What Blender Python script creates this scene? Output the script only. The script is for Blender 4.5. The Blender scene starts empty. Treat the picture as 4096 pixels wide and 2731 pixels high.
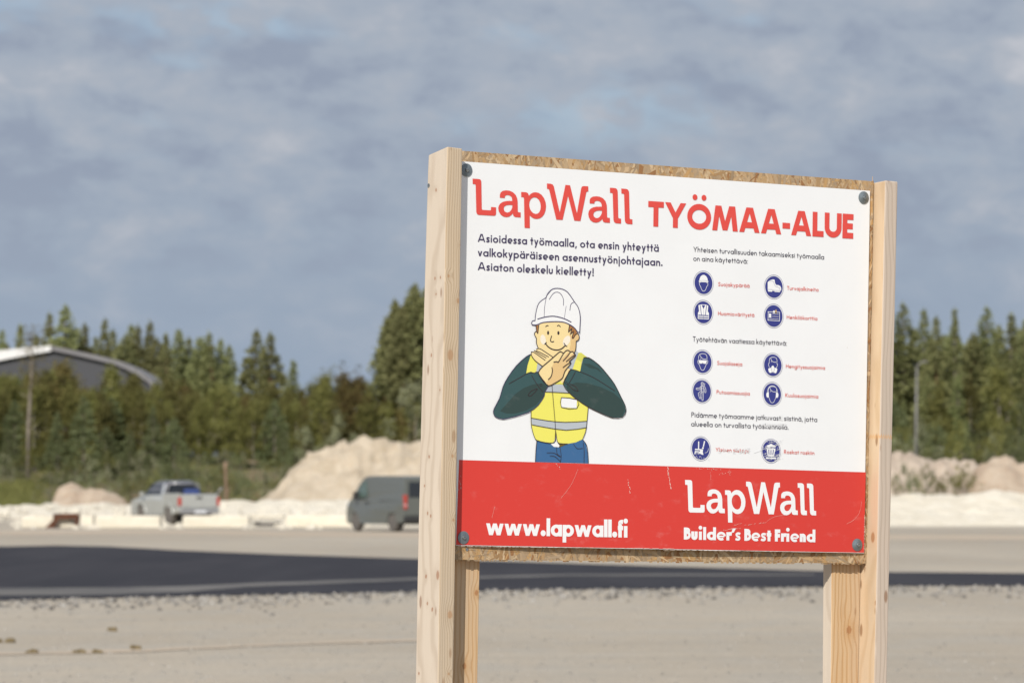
import bpy, bmesh, math, random
from mathutils import Vector, Matrix
from mathutils.geometry import tessellate_polygon
R = math.radians
C = bpy.context.scene.collection
SC = bpy.context.scene

# ------------------------------------------------------------------ camera
FPX = 20000.0                       # focal length in photo pixels (photo 4096 x 2731)
EYE = 1.62
PITCH = math.atan(576.5 / FPX)
cam = bpy.data.cameras.new('camera')
cam.sensor_width = 36.0
cam.lens = FPX / 4096 * 36.0
cam.clip_start, cam.clip_end = 0.5, 6000.0
cam.dof.use_dof = True
cam.dof.focus_distance = 12.05
cam.dof.aperture_fstop = 12.6
cam.dof.aperture_blades = 0
camo = bpy.data.objects.new('camera', cam)
C.objects.link(camo)
camo.location = (0, 0, EYE)
camo.rotation_euler = (math.pi / 2 + PITCH, 0, 0)
SC.camera = camo

# ------------------------------------------------------------------ light
SUN_EL, SUN_AZ = R(36), R(-16)      # sun behind the camera and to the left
to_sun = Vector((math.sin(SUN_AZ) * math.cos(SUN_EL), -math.cos(SUN_AZ) * math.cos(SUN_EL), math.sin(SUN_EL)))
sun = bpy.data.lights.new('sun', 'SUN')
sun.energy = 4.6
sun.angle = R(0.55)
sun.color = (1.0, 0.945, 0.86)
suno = bpy.data.objects.new('sun', sun)
C.objects.link(suno)
suno.rotation_euler = to_sun.to_track_quat('Z', 'Y').to_euler()
suno.location = (0, -10, 40)
SC.view_settings.view_transform = 'Standard'
SC.view_settings.look = 'None'
SC.view_settings.exposure = 0.0
SC.view_settings.gamma = 1.0
SC.view_settings.use_curve_mapping = False

def lin(c):
    c = c / 255.0
    return c / 12.92 if c <= 0.04045 else ((c + 0.055) / 1.055) ** 2.4
def rgb(r, g, b, k=1.0):
    return (lin(r) * k, lin(g) * k, lin(b) * k, 1.0)

# ------------------------------------------------------------------ sky
world = bpy.data.worlds.new('World')
SC.world = world
world.use_nodes = True
def build_sky():
    nt = world.node_tree
    N, L = nt.nodes, nt.links
    N.clear()
    out = N.new('ShaderNodeOutputWorld'); bg = N.new('ShaderNodeBackground')
    bg.inputs['Strength'].default_value = 0.1
    L.new(bg.outputs[0], out.inputs[0])
    sky = N.new('ShaderNodeTexSky'); sky.sky_type = 'NISHITA'; sky.sun_disc = False
    sky.sun_elevation = SUN_EL
    sky.sun_rotation = math.atan2(to_sun.x, to_sun.y)
    sky.air_density, sky.dust_density, sky.ozone_density = 1.0, 0.6, 1.5
    geo = N.new('ShaderNodeTexCoord')
    sep = N.new('ShaderNodeSeparateXYZ'); L.new(geo.outputs['Generated'], sep.inputs[0])
    def mth(op, a, b=None, c=None):
        m = N.new('ShaderNodeMath'); m.operation = op
        for i, v in enumerate((a, b, c)):
            if v is None: continue
            if isinstance(v, (int, float)): m.inputs[i].default_value = v
            else: L.new(v, m.inputs[i])
        return m.outputs[0]
    def noise(sx, sz, off, detail=4, rough=0.5, dist=0.0, tilt=0.0):
        # x along the horizon, z up: cloud layers seen low over the horizon are drawn out sideways
        xx = mth('MULTIPLY', sep.outputs[0], sx); yy = mth('MULTIPLY', sep.outputs[1], sx)
        zz = mth('MULTIPLY_ADD', sep.outputs[2], sz, off)
        if tilt: zz = mth('MULTIPLY_ADD', sep.outputs[0], tilt, zz)
        cb = N.new('ShaderNodeCombineXYZ'); L.new(xx, cb.inputs[0]); L.new(yy, cb.inputs[1]); L.new(zz, cb.inputs[2])
        n = N.new('ShaderNodeTexNoise'); n.inputs['Scale'].default_value = 1.0
        n.inputs['Detail'].default_value = detail; n.inputs['Roughness'].default_value = rough; n.inputs['Distortion'].default_value = dist
        L.new(cb.outputs[0], n.inputs['Vector'])
        return n.outputs['Fac']
    def smooth(v, a, b):
        m = N.new('ShaderNodeMapRange'); m.interpolation_type = 'SMOOTHSTEP'
        L.new(v, m.inputs['Value']); m.inputs['From Min'].default_value = a; m.inputs['From Max'].default_value = b
        return m.outputs[0]
    def mix(f, a, b):
        m = N.new('ShaderNodeMix'); m.data_type = 'RGBA'
        if isinstance(f, (int, float)): m.inputs[0].default_value = f
        else: L.new(f, m.inputs[0])
        for i, v in ((6, a), (7, b)):
            if isinstance(v, tuple): m.inputs[i].default_value = v
            else: L.new(v, m.inputs[i])
        return m.outputs[2]
    K = 10.0
    base = rgb(151, 166, 185, K); hi = rgb(177, 183, 193, K); lo = rgb(147, 158, 177, K); bright = rgb(197, 199, 206, K); blue = rgb(150, 180, 214, K)
    up = smooth(sep.outputs[2], 0.012, 0.085)
    c = mix(mth('MULTIPLY', up, 0.45), base, hi)
    n1 = noise(36, 74, 5.3, 5, 0.55, 0.25, 4)
    n2 = noise(92, 165, 9.1, 4, 0.55, 0.2, 6)
    n3 = noise(22, 70, 31.4, 3, 0.5, 0.0, 8)
    nb = mth('ADD', mth('MULTIPLY', n1, 0.62), mth('MULTIPLY', n2, 0.38))
    amp = mth('MULTIPLY_ADD', smooth(sep.outputs[2], 0.022, 0.070), 0.80, 0.11)
    c = mix(mth('MULTIPLY', smooth(nb, 0.50, 0.36), mth('MULTIPLY', amp, 0.95)), c, lo)
    c = mix(mth('MULTIPLY', smooth(nb, 0.46, 0.60), mth('MULTIPLY', amp, 0.75)), c, hi)
    c = mix(mth('MULTIPLY', mth('MULTIPLY', smooth(n1, 0.52, 0.70), smooth(n2, 0.40, 0.66)), mth('MULTIPLY', amp, 0.9)), c, bright)
    # thin gaps where the blue sky shows
    gap = mth('MULTIPLY', mth('MULTIPLY', smooth(n3, 0.52, 0.66), smooth(n2, 0.62, 0.40)), smooth(sep.outputs[2], 0.045, 0.085))
    skyb = mix(0.6, sky.outputs[0], blue)
    c = mix(mth('MULTIPLY', gap, 0.5), c, skyb)
    # overhead (out of the picture) the cover brightens, as it does under thin cloud
    c = mix(mth('MULTIPLY', smooth(sep.outputs[2], 0.15, 0.7), 0.8), c, mix(0.35, rgb(214, 218, 228, K), sky.outputs[0]))
    L.new(c, bg.inputs['Color'])
build_sky()

# ------------------------------------------------------------------ picking points
def px_dir(x, y):
    """direction of photo pixel (4096 x 2731)"""
    d = Vector(((x - 2048) / FPX, 1.0, -(y - 1365.5) / FPX))
    c, s = math.cos(PITCH), math.sin(PITCH)
    return Vector((d.x, c * d.y - s * d.z, s * d.y + c * d.z))
DS = 4096 / 2352.0
def at(xd, yd, Y):
    """point of reduced-photo pixel (2352 wide) at distance Y"""
    d = px_dir(xd * DS, yd * DS)
    return Vector((0, 0, EYE)) + d * (Y / d.y)
def gnd(xd, yd, z=0.0):
    d = px_dir(xd * DS, yd * DS)
    return Vector((0, 0, EYE)) + d * ((z - EYE) / d.z)

# ------------------------------------------------------------------ mesh helpers
class MB:
    def __init__(s): s.v, s.f, s.m, s.c = [], [], [], []
    def add(s, vs, fs, mi=0, col=None):
        o = len(s.v); s.v += [tuple(v) for v in vs]
        for f in fs:
            s.f.append(tuple(i + o for i in f)); s.m.append(mi); s.c.append(col or (1, 1, 1, 1))
    def box(s, lo, hi, mi=0, col=None, jit=0):
        x0, y0, z0 = lo; x1, y1, z1 = hi
        vs = [(x0, y0, z0), (x1, y0, z0), (x1, y1, z0), (x0, y1, z0), (x0, y0, z1), (x1, y0, z1), (x1, y1, z1), (x0, y1, z1)]
        s.add(vs, [(3, 2, 1, 0), (4, 5, 6, 7), (0, 1, 5, 4), (1, 2, 6, 5), (2, 3, 7, 6), (3, 0, 4, 7)], mi, col)
    def tube(s, pts, rad, n=8, mi=0, cap=True, col=None):
        pts = [Vector(p) for p in pts]
        if not hasattr(rad, '__len__'): rad = [rad] * len(pts)
        o = []; vs = []
        for i, p in enumerate(pts):
            d = (pts[min(i + 1, len(pts) - 1)] - pts[max(i - 1, 0)]).normalized()
            a = d.orthogonal().normalized() if i == 0 else (a - d * a.dot(d)).normalized()
            b = d.cross(a)
            for k in range(n):
                t = 2 * math.pi * k / n
                vs.append(p + (a * math.cos(t) + b * math.sin(t)) * rad[i])
        fs = []
        for i in range(len(pts) - 1):
            for k in range(n):
                k2 = (k + 1) % n
                fs.append((i * n + k, i * n + k2, (i + 1) * n + k2, (i + 1) * n + k))
        if cap:
            fs.append(tuple(range(n - 1, -1, -1))); fs.append(tuple(range((len(pts) - 1) * n, len(pts) * n)))
        s.add(vs, fs, mi, col)
    def lathe(s, prof, axis_o, ax, n=24, mi=0):
        ax = Vector(ax).normalized(); a = ax.orthogonal().normalized(); b = ax.cross(a); o = Vector(axis_o)
        vs = []
        for r, h in prof:
            for k in range(n):
                t = 2 * math.pi * k / n
                vs.append(o + ax * h + (a * math.cos(t) + b * math.sin(t)) * r)
        fs = []
        for i in range(len(prof) - 1):
            for k in range(n):
                k2 = (k + 1) % n
                fs.append((i * n + k, i * n + k2, (i + 1) * n + k2, (i + 1) * n + k))
        fs.append(tuple(range(n - 1, -1, -1))); fs.append(tuple(range((len(prof) - 1) * n, len(prof) * n)))
        s.add(vs, fs, mi)
    def prism(s, prof, y0, y1, mi=0):
        """profile (x, z) pushed from y0 to y1"""
        n = len(prof)
        vs = [(x, y0, z) for x, z in prof] + [(x, y1, z) for x, z in prof]
        s.add(vs, [tuple(range(n)), tuple(range(2 * n - 1, n - 1, -1))] + [(i, i + n, (i + 1) % n + n, (i + 1) % n) for i in range(n)], mi)
    def build(s, name, mats, parent=None, smooth=False, bevel=0, colors=False, fix=True, segs=2):
        me = bpy.data.meshes.new(name)
        me.from_pydata(s.v, [], s.f)
        if not isinstance(mats, (list, tuple)): mats = [mats]
        for m in mats: me.materials.append(m)
        me.polygons.foreach_set('material_index', s.m)
        if colors:
            ca = me.color_attributes.new('Col', 'FLOAT_COLOR', 'CORNER')
            buf = []
            for p, c in zip(me.polygons, s.c): buf += list(c) * p.loop_total
            ca.data.foreach_set('color', buf)
        if fix or bevel:
            bm = bmesh.new(); bm.from_mesh(me)
            bmesh.ops.recalc_face_normals(bm, faces=bm.faces)
            if bevel:
                es = [e for e in bm.edges if len(e.link_faces) == 2 and e.calc_face_angle(0) > 0.5]
                bmesh.ops.bevel(bm, geom=es, offset=bevel, segments=segs, affect='EDGES', profile=0.6)
            bm.to_mesh(me); bm.free()
        if smooth: me.polygons.foreach_set('use_smooth', [True] * len(me.polygons))
        me.update()
        o = bpy.data.objects.new(name, me); C.objects.link(o)
        if parent: o.parent = parent
        return o

def tag(o, label=None, cat=None, group=None, kind=None):
    if label: o['label'] = label
    if cat: o['category'] = cat
    if group: o['group'] = group
    if kind: o['kind'] = kind
    return o
def thing(name, label, cat, loc=(0, 0, 0), rz=0.0, group=None):
    o = bpy.data.objects.new(name, None); C.objects.link(o)
    o.empty_display_size = 0.2
    o.location = loc; o.rotation_euler = (0, 0, rz)
    return tag(o, label, cat, group)
def copy_thing(src, loc, rz, scale=(1, 1, 1), label=None, group=None):
    c = src.copy(); C.objects.link(c)
    c.location = loc; c.rotation_euler = (0, 0, rz); c.scale = scale
    if label: c['label'] = label
    if group: c['group'] = group
    for ch in list(src.children):
        k = ch.copy(); C.objects.link(k); k.parent = c
        for g in list(ch.children):
            h = g.copy(); C.objects.link(h); h.parent = k
    return c

# ------------------------------------------------------------------ material helpers
class MatB:
    def __init__(s, name, rough=0.6, spec=0.3, metal=0.0):
        s.mat = bpy.data.materials.new(name); s.mat.use_nodes = True
        s.nt = s.mat.node_tree; s.N, s.L = s.nt.nodes, s.nt.links
        s.b = s.N['Principled BSDF']
        s.b.inputs['Roughness'].default_value = rough
        s.b.inputs['Specular IOR Level'].default_value = spec
        s.b.inputs['Metallic'].default_value = metal
        s.tc = s.N.new('ShaderNodeTexCoord')
    def put(s, v, sock):
        if hasattr(v, 'is_linked'): s.L.new(v, sock)
        else: sock.default_value = v
    def mapv(s, scale=(1, 1, 1), rot=(0, 0, 0), loc=(0, 0, 0), src='Object'):
        m = s.N.new('ShaderNodeMapping'); s.L.new(s.tc.outputs[src], m.inputs[0])
        m.inputs['Scale'].default_value = scale; m.inputs['Rotation'].default_value = rot; m.inputs['Location'].default_value = loc
        return m.outputs[0]
    def noise(s, vec, scale=1.0, detail=4, rough=0.5, dist=0.0):
        n = s.N.new('ShaderNodeTexNoise'); s.L.new(vec, n.inputs['Vector'])
        n.inputs['Scale'].default_value = scale; n.inputs['Detail'].default_value = detail
        n.inputs['Roughness'].default_value = rough; n.inputs['Distortion'].default_value = dist
        return n.outputs['Fac']
    def vor(s, vec, scale=1.0, out='Distance'):
        n = s.N.new('ShaderNodeTexVoronoi'); s.L.new(vec, n.inputs['Vector']); n.inputs['Scale'].default_value = scale
        return n.outputs[out]
    def math(s, op, a, b=0.0):
        m = s.N.new('ShaderNodeMath'); m.operation = op; s.put(a, m.inputs[0]); s.put(b, m.inputs[1]); return m.outputs[0]
    def step(s, v, a, b):
        m = s.N.new('ShaderNodeMapRange'); m.interpolation_type = 'SMOOTHSTEP'
        s.L.new(v, m.inputs['Value']); m.inputs['From Min'].default_value = a; m.inputs['From Max'].default_value = b
        return m.outputs[0]
    def mix(s, f, a, b, mode='MIX'):
        m = s.N.new('ShaderNodeMix'); m.data_type = 'RGBA'; m.blend_type = mode
        s.put(f, m.inputs[0]); s.put(a, m.inputs[6]); s.put(b, m.inputs[7]); return m.outputs[2]
    def color(s, c): s.put(c, s.b.inputs['Base Color']); return s
    def bump(s, h, strength=0.3, dist=0.01):
        b = s.N.new('ShaderNodeBump'); b.inputs['Strength'].default_value = strength; b.inputs['Distance'].default_value = dist
        s.L.new(h, b.inputs['Height']); s.L.new(b.outputs[0], s.b.inputs['Normal']); return s
def plain(name, c, rough=0.6, spec=0.3, metal=0.0, var=0.06, vs=6.0):
    """one colour with slight mottling"""
    m = MatB(name, rough, spec, metal)
    if var:
        n = m.noise(m.mapv((vs, vs, vs)), 1, 5, 0.6)
        lo = tuple(x * (1 - var) for x in c[:3]) + (1,); hi = tuple(min(1, x * (1 + var)) for x in c[:3]) + (1,)
        m.color(m.mix(m.step(n, 0.3, 0.7), lo, hi))
    else: m.color(c)
    return m.mat
# ------------------------------------------------------------------ ground
def smooth01(t):
    t = max(0.0, min(1.0, t)); return t * t * (3 - 2 * t)
def tz(x, y):
    """height of the land behind the yard"""
    return 3.3 * smooth01((y - 268) / 46.0) + (0.25 * math.sin(x * 0.31 + y * 0.17) + 0.2 * math.sin(x * 0.83 - y * 0.4)) * smooth01((y - 268) / 12.0)

m = MatB('gravel_yard', 0.95, 0.1)
nb = m.noise(m.mapv((0.10, 0.045, 0.1)), 1, 5, 0.55, 0.4)
nm = m.noise(m.mapv((1.1, 0.35, 1.0)), 1, 6, 0.6)
nf = m.noise(m.mapv((26, 26, 26)), 1, 3, 0.6)
c = m.mix(m.step(nb, 0.33, 0.68), (0.375, 0.325, 0.258, 1), (0.455, 0.40, 0.322, 1))
c = m.mix(m.math('MULTIPLY', m.step(nm, 0.42, 0.70), 0.5), c, (0.375, 0.355, 0.315, 1))
c = m.mix(m.math('MULTIPLY', m.step(nm, 0.36, 0.24), 0.55), c, (0.46, 0.37, 0.275, 1))
tb = m.noise(m.mapv((0.03, 0.9, 1)), 1, 4, 0.6)
c = m.mix(m.math('MULTIPLY', m.step(nf, 0.35, 0.75), 0.35), c, (0.27, 0.25, 0.22, 1))
ng = m.noise(m.mapv((5.5, 1.3, 5)), 1, 5, 0.7)
c = m.mix(m.math('MULTIPLY', m.step(ng, 0.52, 0.72), 0.42), c, (0.29, 0.265, 0.225, 1))
c = m.mix(m.math('MULTIPLY', m.step(ng, 0.46, 0.28), 0.35), c, (0.50, 0.45, 0.375, 1))
c = m.mix(m.math('MULTIPLY', m.step(tb, 0.48, 0.66), 0.35), c, (0.33, 0.30, 0.255, 1))
c = m.mix(m.math('MULTIPLY', m.step(tb, 0.46, 0.32), 0.25), c, (0.47, 0.42, 0.345, 1))
m.color(c)
m.bump(m.math('ADD', nf, m.vor(m.mapv((14, 14, 14)))), 0.5, 0.03)
M_gravel = m.mat
mb = MB()
xs = [-4000, -600, -120, -60] + [-40 + 4 * i for i in range(21)] + [60, 120, 600, 4000]
ys = [-300, -40, 0, 20, 40, 60, 80, 100, 140, 180, 220, 250, 262, 400, 1000, 5000]
vs = [(x, y, -0.02 if y > 262 else 0.0) for y in ys for x in xs]
n = len(xs)
mb.add(vs, [(j * n + i, j * n + i + 1, (j + 1) * n + i + 1, (j + 1) * n + i) for j in range(len(ys) - 1) for i in range(n - 1)])
tag(mb.build('ground', M_gravel), kind='structure')

# land rising to the forest: sand and peat patches under low growth
m = MatB('rough_land', 0.95, 0.1)
na = m.noise(m.mapv((0.35, 0.2, 0.5)), 1, 6, 0.6, 0.6); nd = m.noise(m.mapv((1.4, 1.0, 1.5)), 1, 6, 0.65)
c = m.mix(m.step(na, 0.50, 0.64), (0.135, 0.130, 0.050, 1), (0.21, 0.165, 0.105, 1))
c = m.mix(m.math('MULTIPLY', m.step(nd, 0.50, 0.68), 0.8), c, (0.085, 0.085, 0.028, 1))
c = m.mix(m.math('MULTIPLY', m.step(nd, 0.40, 0.26), 0.5), c, (0.30, 0.22, 0.16, 1))
m.color(c); M_land = m.mat
mb = MB()
xs = [-900, -300, -120] + [-60 + 2.0 * i for i in range(61)] + [120, 300, 900]
ys = [262 + 2.5 * i for i in range(40)] + [380, 450, 700, 1500]
vs = [(x, y, tz(x, y) + (0.012 if y > 262.1 else -0.3)) for y in ys for x in xs]
n = len(xs)
mb.add(vs, [(j * n + i, j * n + i + 1, (j + 1) * n + i + 1, (j + 1) * n + i) for j in range(len(ys) - 1) for i in range(n - 1)])
tag(mb.build('terrain', M_land, smooth=True), kind='structure')

# asphalt apron: an irregular tongue narrowing to the right
m = MatB('asphalt', 0.9, 0.12)
na = m.noise(m.mapv((0.5, 0.05, 1)), 1, 5, 0.55); nf = m.noise(m.mapv((30, 30, 30)), 1, 3, 0.6)
c = m.mix(m.step(na, 0.35, 0.70), (0.026, 0.026, 0.033, 1), (0.040, 0.039, 0.046, 1))
c = m.mix(m.math('MULTIPLY', nf, 0.16), c, (0.09, 0.088, 0.088, 1))
m.color(c).bump(nf, 0.3, 0.01); M_asph = m.mat
far = [(-3200, 1240), (-700, 1249), (-200, 1252), (0, 1254), (126, 1252), (235, 1253.5), (330, 1258.5), (420, 1263.5), (630, 1271.5), (964, 1283), (1250, 1291), (1500, 1299), (1870, 1310), (2060, 1313), (2352, 1315.5), (2900, 1317), (5200, 1322)]
near = [(5200, 1326), (2900, 1338), (2352, 1344), (2060, 1344), (1700, 1349), (1300, 1352), (964, 1357), (700, 1363), (520, 1366), (250, 1371), (0, 1377), (-250, 1386), (-700, 1402), (-3200, 1480)]
random.seed(4)
def densify(p, k, amp):
    o = []
    for a, b in zip(p, p[1:]):
        for i in range(k):
            t = i / k
            o.append((a[0] + (b[0] - a[0]) * t, a[1] + (b[1] - a[1]) * t + (random.uniform(-amp, amp) if i or len(o) else 0)))
    return o + [p[-1]]
def sheet(name, outline, z, mat, kind='structure'):
    pts = [gnd(x, y, z) for x, y in outline]
    me = MB(); me.add(pts, [])
    for t in tessellate_polygon([pts]): me.f.append(tuple(t)); me.m.append(0); me.c.append((1, 1, 1, 1))
    o = me.build(name, mat, fix=True)
    for p in o.data.polygons:
        if p.normal.z < 0: p.flip()
    return tag(o, kind=kind)
sheet('asphalt', densify(far, 5, 0.25) + densify(near, 14, 0.8), 0.012, M_asph)
# dusty wheel strip along the near side of the asphalt
m = MatB('dusty_asphalt', 0.95, 0.1)
na = m.noise(m.mapv((0.35, 0.6, 1)), 1, 5, 0.6)
c = m.mix(m.step(na, 0.3, 0.7), (0.10, 0.098, 0.098, 1), (0.185, 0.175, 0.165, 1)); m.color(c); M_dust = m.mat
sheet('dusty_asphalt', densify([(-400, 1357), (0, 1350), (260, 1349), (420, 1345), (700, 1334), (964, 1325.5), (1300, 1317), (1870, 1317.5)], 5, 0.4) +
      densify([(1870, 1320), (1300, 1322), (964, 1331), (700, 1341), (560, 1347), (420, 1359), (260, 1364), (0, 1366), (-400, 1376)], 5, 0.5), 0.016, M_dust)
# strip of warm sand left by wheels, and pale sand beyond the asphalt
m = MatB('warm_sand', 0.95, 0.1)
na = m.noise(m.mapv((1.2, 0.5, 1)), 1, 5, 0.6)
m.color(m.mix(m.step(na, 0.3, 0.7), (0.41, 0.348, 0.275, 1), (0.455, 0.375, 0.288, 1))); M_wsand = m.mat
sheet('sand_track', densify([(-200, 1502), (0, 1496), (300, 1490), (560, 1478), (800, 1470), (1000, 1464)], 6, 0.9) +
      densify([(1000, 1469.5), (800, 1475), (560, 1484), (300, 1497), (0, 1503), (-200, 1508)], 6, 0.9), 0.006, M_wsand)
sheet('sand_strip', densify([(-300, 1217), (0, 1219), (400, 1217), (800, 1222), (1500, 1222), (2100, 1228), (2500, 1229)], 5, 0.5) +
      densify([(2500, 1240), (2100, 1239), (1500, 1236), (800, 1232), (400, 1226), (0, 1228), (-300, 1227)], 5, 0.6), 0.006, M_wsand)

sheet('pale_yard', densify([(186, 1211.5), (900, 1211.5), (1500, 1212), (2560, 1209)], 8, 0.3) + densify([(2560, 1170), (1500, 1172), (700, 1173), (186, 1176)], 6, 0.3), 0.007, plain('pale_yard_dust', (0.56, 0.505, 0.41, 1), 0.95, 0.1, 0, 0.10, 0.8))
# loose broken stone along the near edge of the asphalt
M_stone = MatB('broken_stone', 0.95, 0.1)
at_ = M_stone.N.new('ShaderNodeVertexColor'); at_.layer_name = 'Col'
M_stone.color(at_.outputs[0]); M_stone = M_stone.mat
def rock(mb, c, r, rnd, col=None, flat=0.7):
    vs = []
    a0 = rnd.uniform(0, 6.3)
    for k in range(5):
        a = a0 + k * 1.2566; q = r * rnd.uniform(0.7, 1.15)
        vs.append((c[0] + q * math.cos(a), c[1] + q * math.sin(a), c[2] - 0.1 * r))
    for k in range(4):
        a = a0 + 0.6 + k * 1.5708; q = r * rnd.uniform(0.45, 0.8)
        vs.append((c[0] + q * math.cos(a), c[1] + q * math.sin(a), c[2] + r * flat * rnd.uniform(0.7, 1.2)))
    fs = [(5, 6, 7, 8), (0, 1, 5), (1, 6, 5), (1, 2, 6), (2, 3, 7), (2, 7, 6), (3, 4, 8), (3, 8, 7), (4, 0, 8), (0, 5, 8)]
    mb.add(vs, fs, 0, col)
rnd = random.Random(8)
mb = MB()
nr = [(-300, 1388), (0, 1378), (520, 1367), (964, 1358), (1300, 1353), (2060, 1345.5), (2500, 1343)]
def edge_y(x):
    for a, b in zip(nr, nr[1:]):
        if a[0] <= x <= b[0]: return a[1] + (b[1] - a[1]) * (x - a[0]) / (b[0] - a[0])
    return 1350
for i in range(1700):
    x = rnd.uniform(-250, 2480); d = abs(rnd.gauss(0, 1))
    p = gnd(x, edge_y(x) + 1 + d * 13)
    g = rnd.choice((0.10, 0.15, 0.19, 0.23, 0.27, 0.31)) * rnd.uniform(0.8, 1.2)
    rock(mb, (p.x, p.y, 0.0), rnd.uniform(0.015, 0.05), rnd, (g, g * 0.95, g * 0.88, 1))
for i in range(1500):
    x = rnd.uniform(-150, 2480); y = rnd.uniform(1385, 1660)
    p = gnd(x, y); g = rnd.uniform(0.2, 0.34)
    rock(mb, (p.x, p.y, 0.0), rnd.uniform(0.008, 0.022), rnd, (g, g * 0.94, g * 0.85, 1))
tag(mb.build('broken_stone', M_stone, colors=True, fix=False), kind='stuff')

# clods of earth on the gravel
M_clod = plain('earth_clod', (0.16, 0.125, 0.07, 1), 0.95, 0.1, 0, 0.3, 20)
for lab, x, y, r in (('lone brown clod of earth on the gravel, farthest from the sand track', 256, 1449, 0.055),
                     ('flat brown clod of earth at the left edge of the photo', 14, 1475, 0.07),
                     ('brown clod of earth on the sand track, leftmost of those on it', 75, 1500, 0.055),
                     ('brown clod of earth on the sand track, left of the closest pair', 183, 1499.5, 0.055),
                     ('small brown clod of earth on the sand track, right of the closest pair', 225, 1499.5, 0.045),
                     ('pale brown crumbled clod of earth at the bend of the sand track', 310, 1491, 0.06)):
    p = gnd(x, y); mb = MB()
    for k in range(5):
        rock(mb, (rnd.uniform(-r, r), rnd.uniform(-r, r) * 0.6, 0.005 + 0.002 * k), r * rnd.uniform(0.5, 0.9), rnd)
    o = mb.build('earth_clod', M_clod, fix=False); o.location = (p.x, p.y, 0.0)
    tag(o, lab, 'clod', 'clods of earth on the gravel')

# ------------------------------------------------------------------ banks and heaps
from mathutils import noise as mnoise
def sand_mat(name, a, b, c3):
    m = MatB(name, 0.95, 0.1)
    n1 = m.noise(m.mapv((0.9, 0.7, 0.9)), 1, 8, 0.68, 0.8); n2 = m.noise(m.mapv((5, 5, 3)), 1, 5, 0.65)
    c = m.mix(m.step(n1, 0.35, 0.65), a, b)
    c = m.mix(m.math('MULTIPLY', m.step(n2, 0.52, 0.72), 0.5), c, c3)
    m.color(c).bump(n2, 0.6, 0.15)
    return m.mat
def heap(name, prof, Y, depth, mat, label, cat, kind=None, base=0.0, rough=0.12, seed=0, jag=0.0):
    """ridge of loose material; prof = crest outline (photo x, y) read at distance Y, front foot depth/2 nearer"""
    rr = random.Random(seed)
    crest = [at(x, y, Y) for x, y in prof]
    x0, x1 = crest[0].x, crest[-1].x
    nx = max(24, int((x1 - x0) / 0.16)); ny = 40
    def ch(x):
        for a, b in zip(crest, crest[1:]):
            if a.x <= x <= b.x:
                return a.z + (b.z - a.z) * (x - a.x) / max(1e-6, b.x - a.x)
        return base
    vs = []
    for j in range(ny + 1):
        t = j / ny * 2 - 1                       # -1 front, 1 back
        for i in range(nx + 1):
            x = x0 + (x1 - x0) * i / nx
            h = max(0.0, ch(x) - base)
            k = (1 - abs(t)) ** 0.85 if abs(t) > 0.12 else 1 - (abs(t) / 0.12) ** 2 * 0.06 - 0.04
            k = min(k, 0.97) if abs(t) > 0.12 else k
            y = Y + t * depth / 2
            nz = mnoise.noise(Vector((x * 0.9, y * 0.9, seed))) * rough * 1.6 + mnoise.noise(Vector((x * 2.7, y * 2.7, seed + 5))) * rough * 0.8
            nz += mnoise.noise(Vector((x * 6.0, y * 5.0, seed + 2))) * rough * 0.45 + max(0, mnoise.noise(Vector((x * 2.2 + 3, y * 0.5, seed + 4)))) * -rough * 1.2
            if jag: nz += max(0, mnoise.noise(Vector((x * 1.9, y * 1.2, seed + 9)))) * jag
            edge = min(1, h / 0.6)
            vs.append((x, y, base - 0.03 + h * k + nz * k * edge))
    n = nx + 1
    mb = MB(); mb.add(vs, [(j * n + i, j * n + i + 1, (j + 1) * n + i + 1, (j + 1) * n + i) for j in range(ny) for i in range(nx)])
    o = mb.build(name, mat, smooth=True)
    return tag(o, label, cat, kind=kind)
M_sand = sand_mat('pale_sand', (0.40, 0.335, 0.25, 1), (0.50, 0.43, 0.335, 1), (0.47, 0.325, 0.20, 1))
M_sand2 = sand_mat('pinkish_sand', (0.385, 0.30, 0.225, 1), (0.465, 0.385, 0.30, 1), (0.40, 0.24, 0.14, 1))
M_lime = sand_mat('crushed_lime', (0.60, 0.55, 0.45, 1), (0.68, 0.635, 0.54, 1), (0.56, 0.47, 0.34, 1))
M_spoil = sand_mat('grey_spoil', (0.38, 0.31, 0.25, 1), (0.50, 0.42, 0.34, 1), (0.24, 0.20, 0.14, 1))
heap('sand_heap', [(592, 1156), (621, 1133), (640, 1108), (655, 1090), (672, 1066), (690, 1050), (714, 1037), (750, 1025), (775, 1012), (805, 1002), (832, 999), (862, 1003), (890, 1004), (925, 1006), (960, 1010), (1040, 1022), (1120, 1045), (1200, 1090), (1270, 1160)],
     270, 13, M_sand, 'large pale sand heap behind the dark grey van', 'sand heap', seed=2, rough=0.34)
heap('soil_heap', [(120, 1160), (131, 1118), (146, 1110), (162, 1105), (178, 1110), (192, 1119), (215, 1116), (236, 1117), (250, 1124), (265, 1129), (280, 1139), (296, 1160)],
     258, 7, M_sand2, 'small pinkish soil heap left of the pickup', 'soil heap', seed=5, rough=0.12)
heap('lime_bank', [(-400, 1158), (-60, 1157), (0, 1158), (90, 1157), (104, 1152), (128, 1152), (140, 1157), (205, 1157), (220, 1151), (250, 1151), (262, 1157), (300, 1155), (360, 1152), (500, 1150), (530, 1145), (600, 1148), (625, 1143), (680, 1146), (740, 1144), (800, 1143), (960, 1140), (1300, 1138), (1700, 1136), (2040, 1132), (2105, 1130), (2150, 1133), (2200, 1133), (2235, 1128), (2270, 1122), (2300, 1119), (2330, 1126), (2352, 1131), (2450, 1128), (2700, 1140)],
     252, 9, M_lime, 'long low bank of whitish crushed stone behind the yard', 'stone bank', seed=7, rough=0.1)
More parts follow.
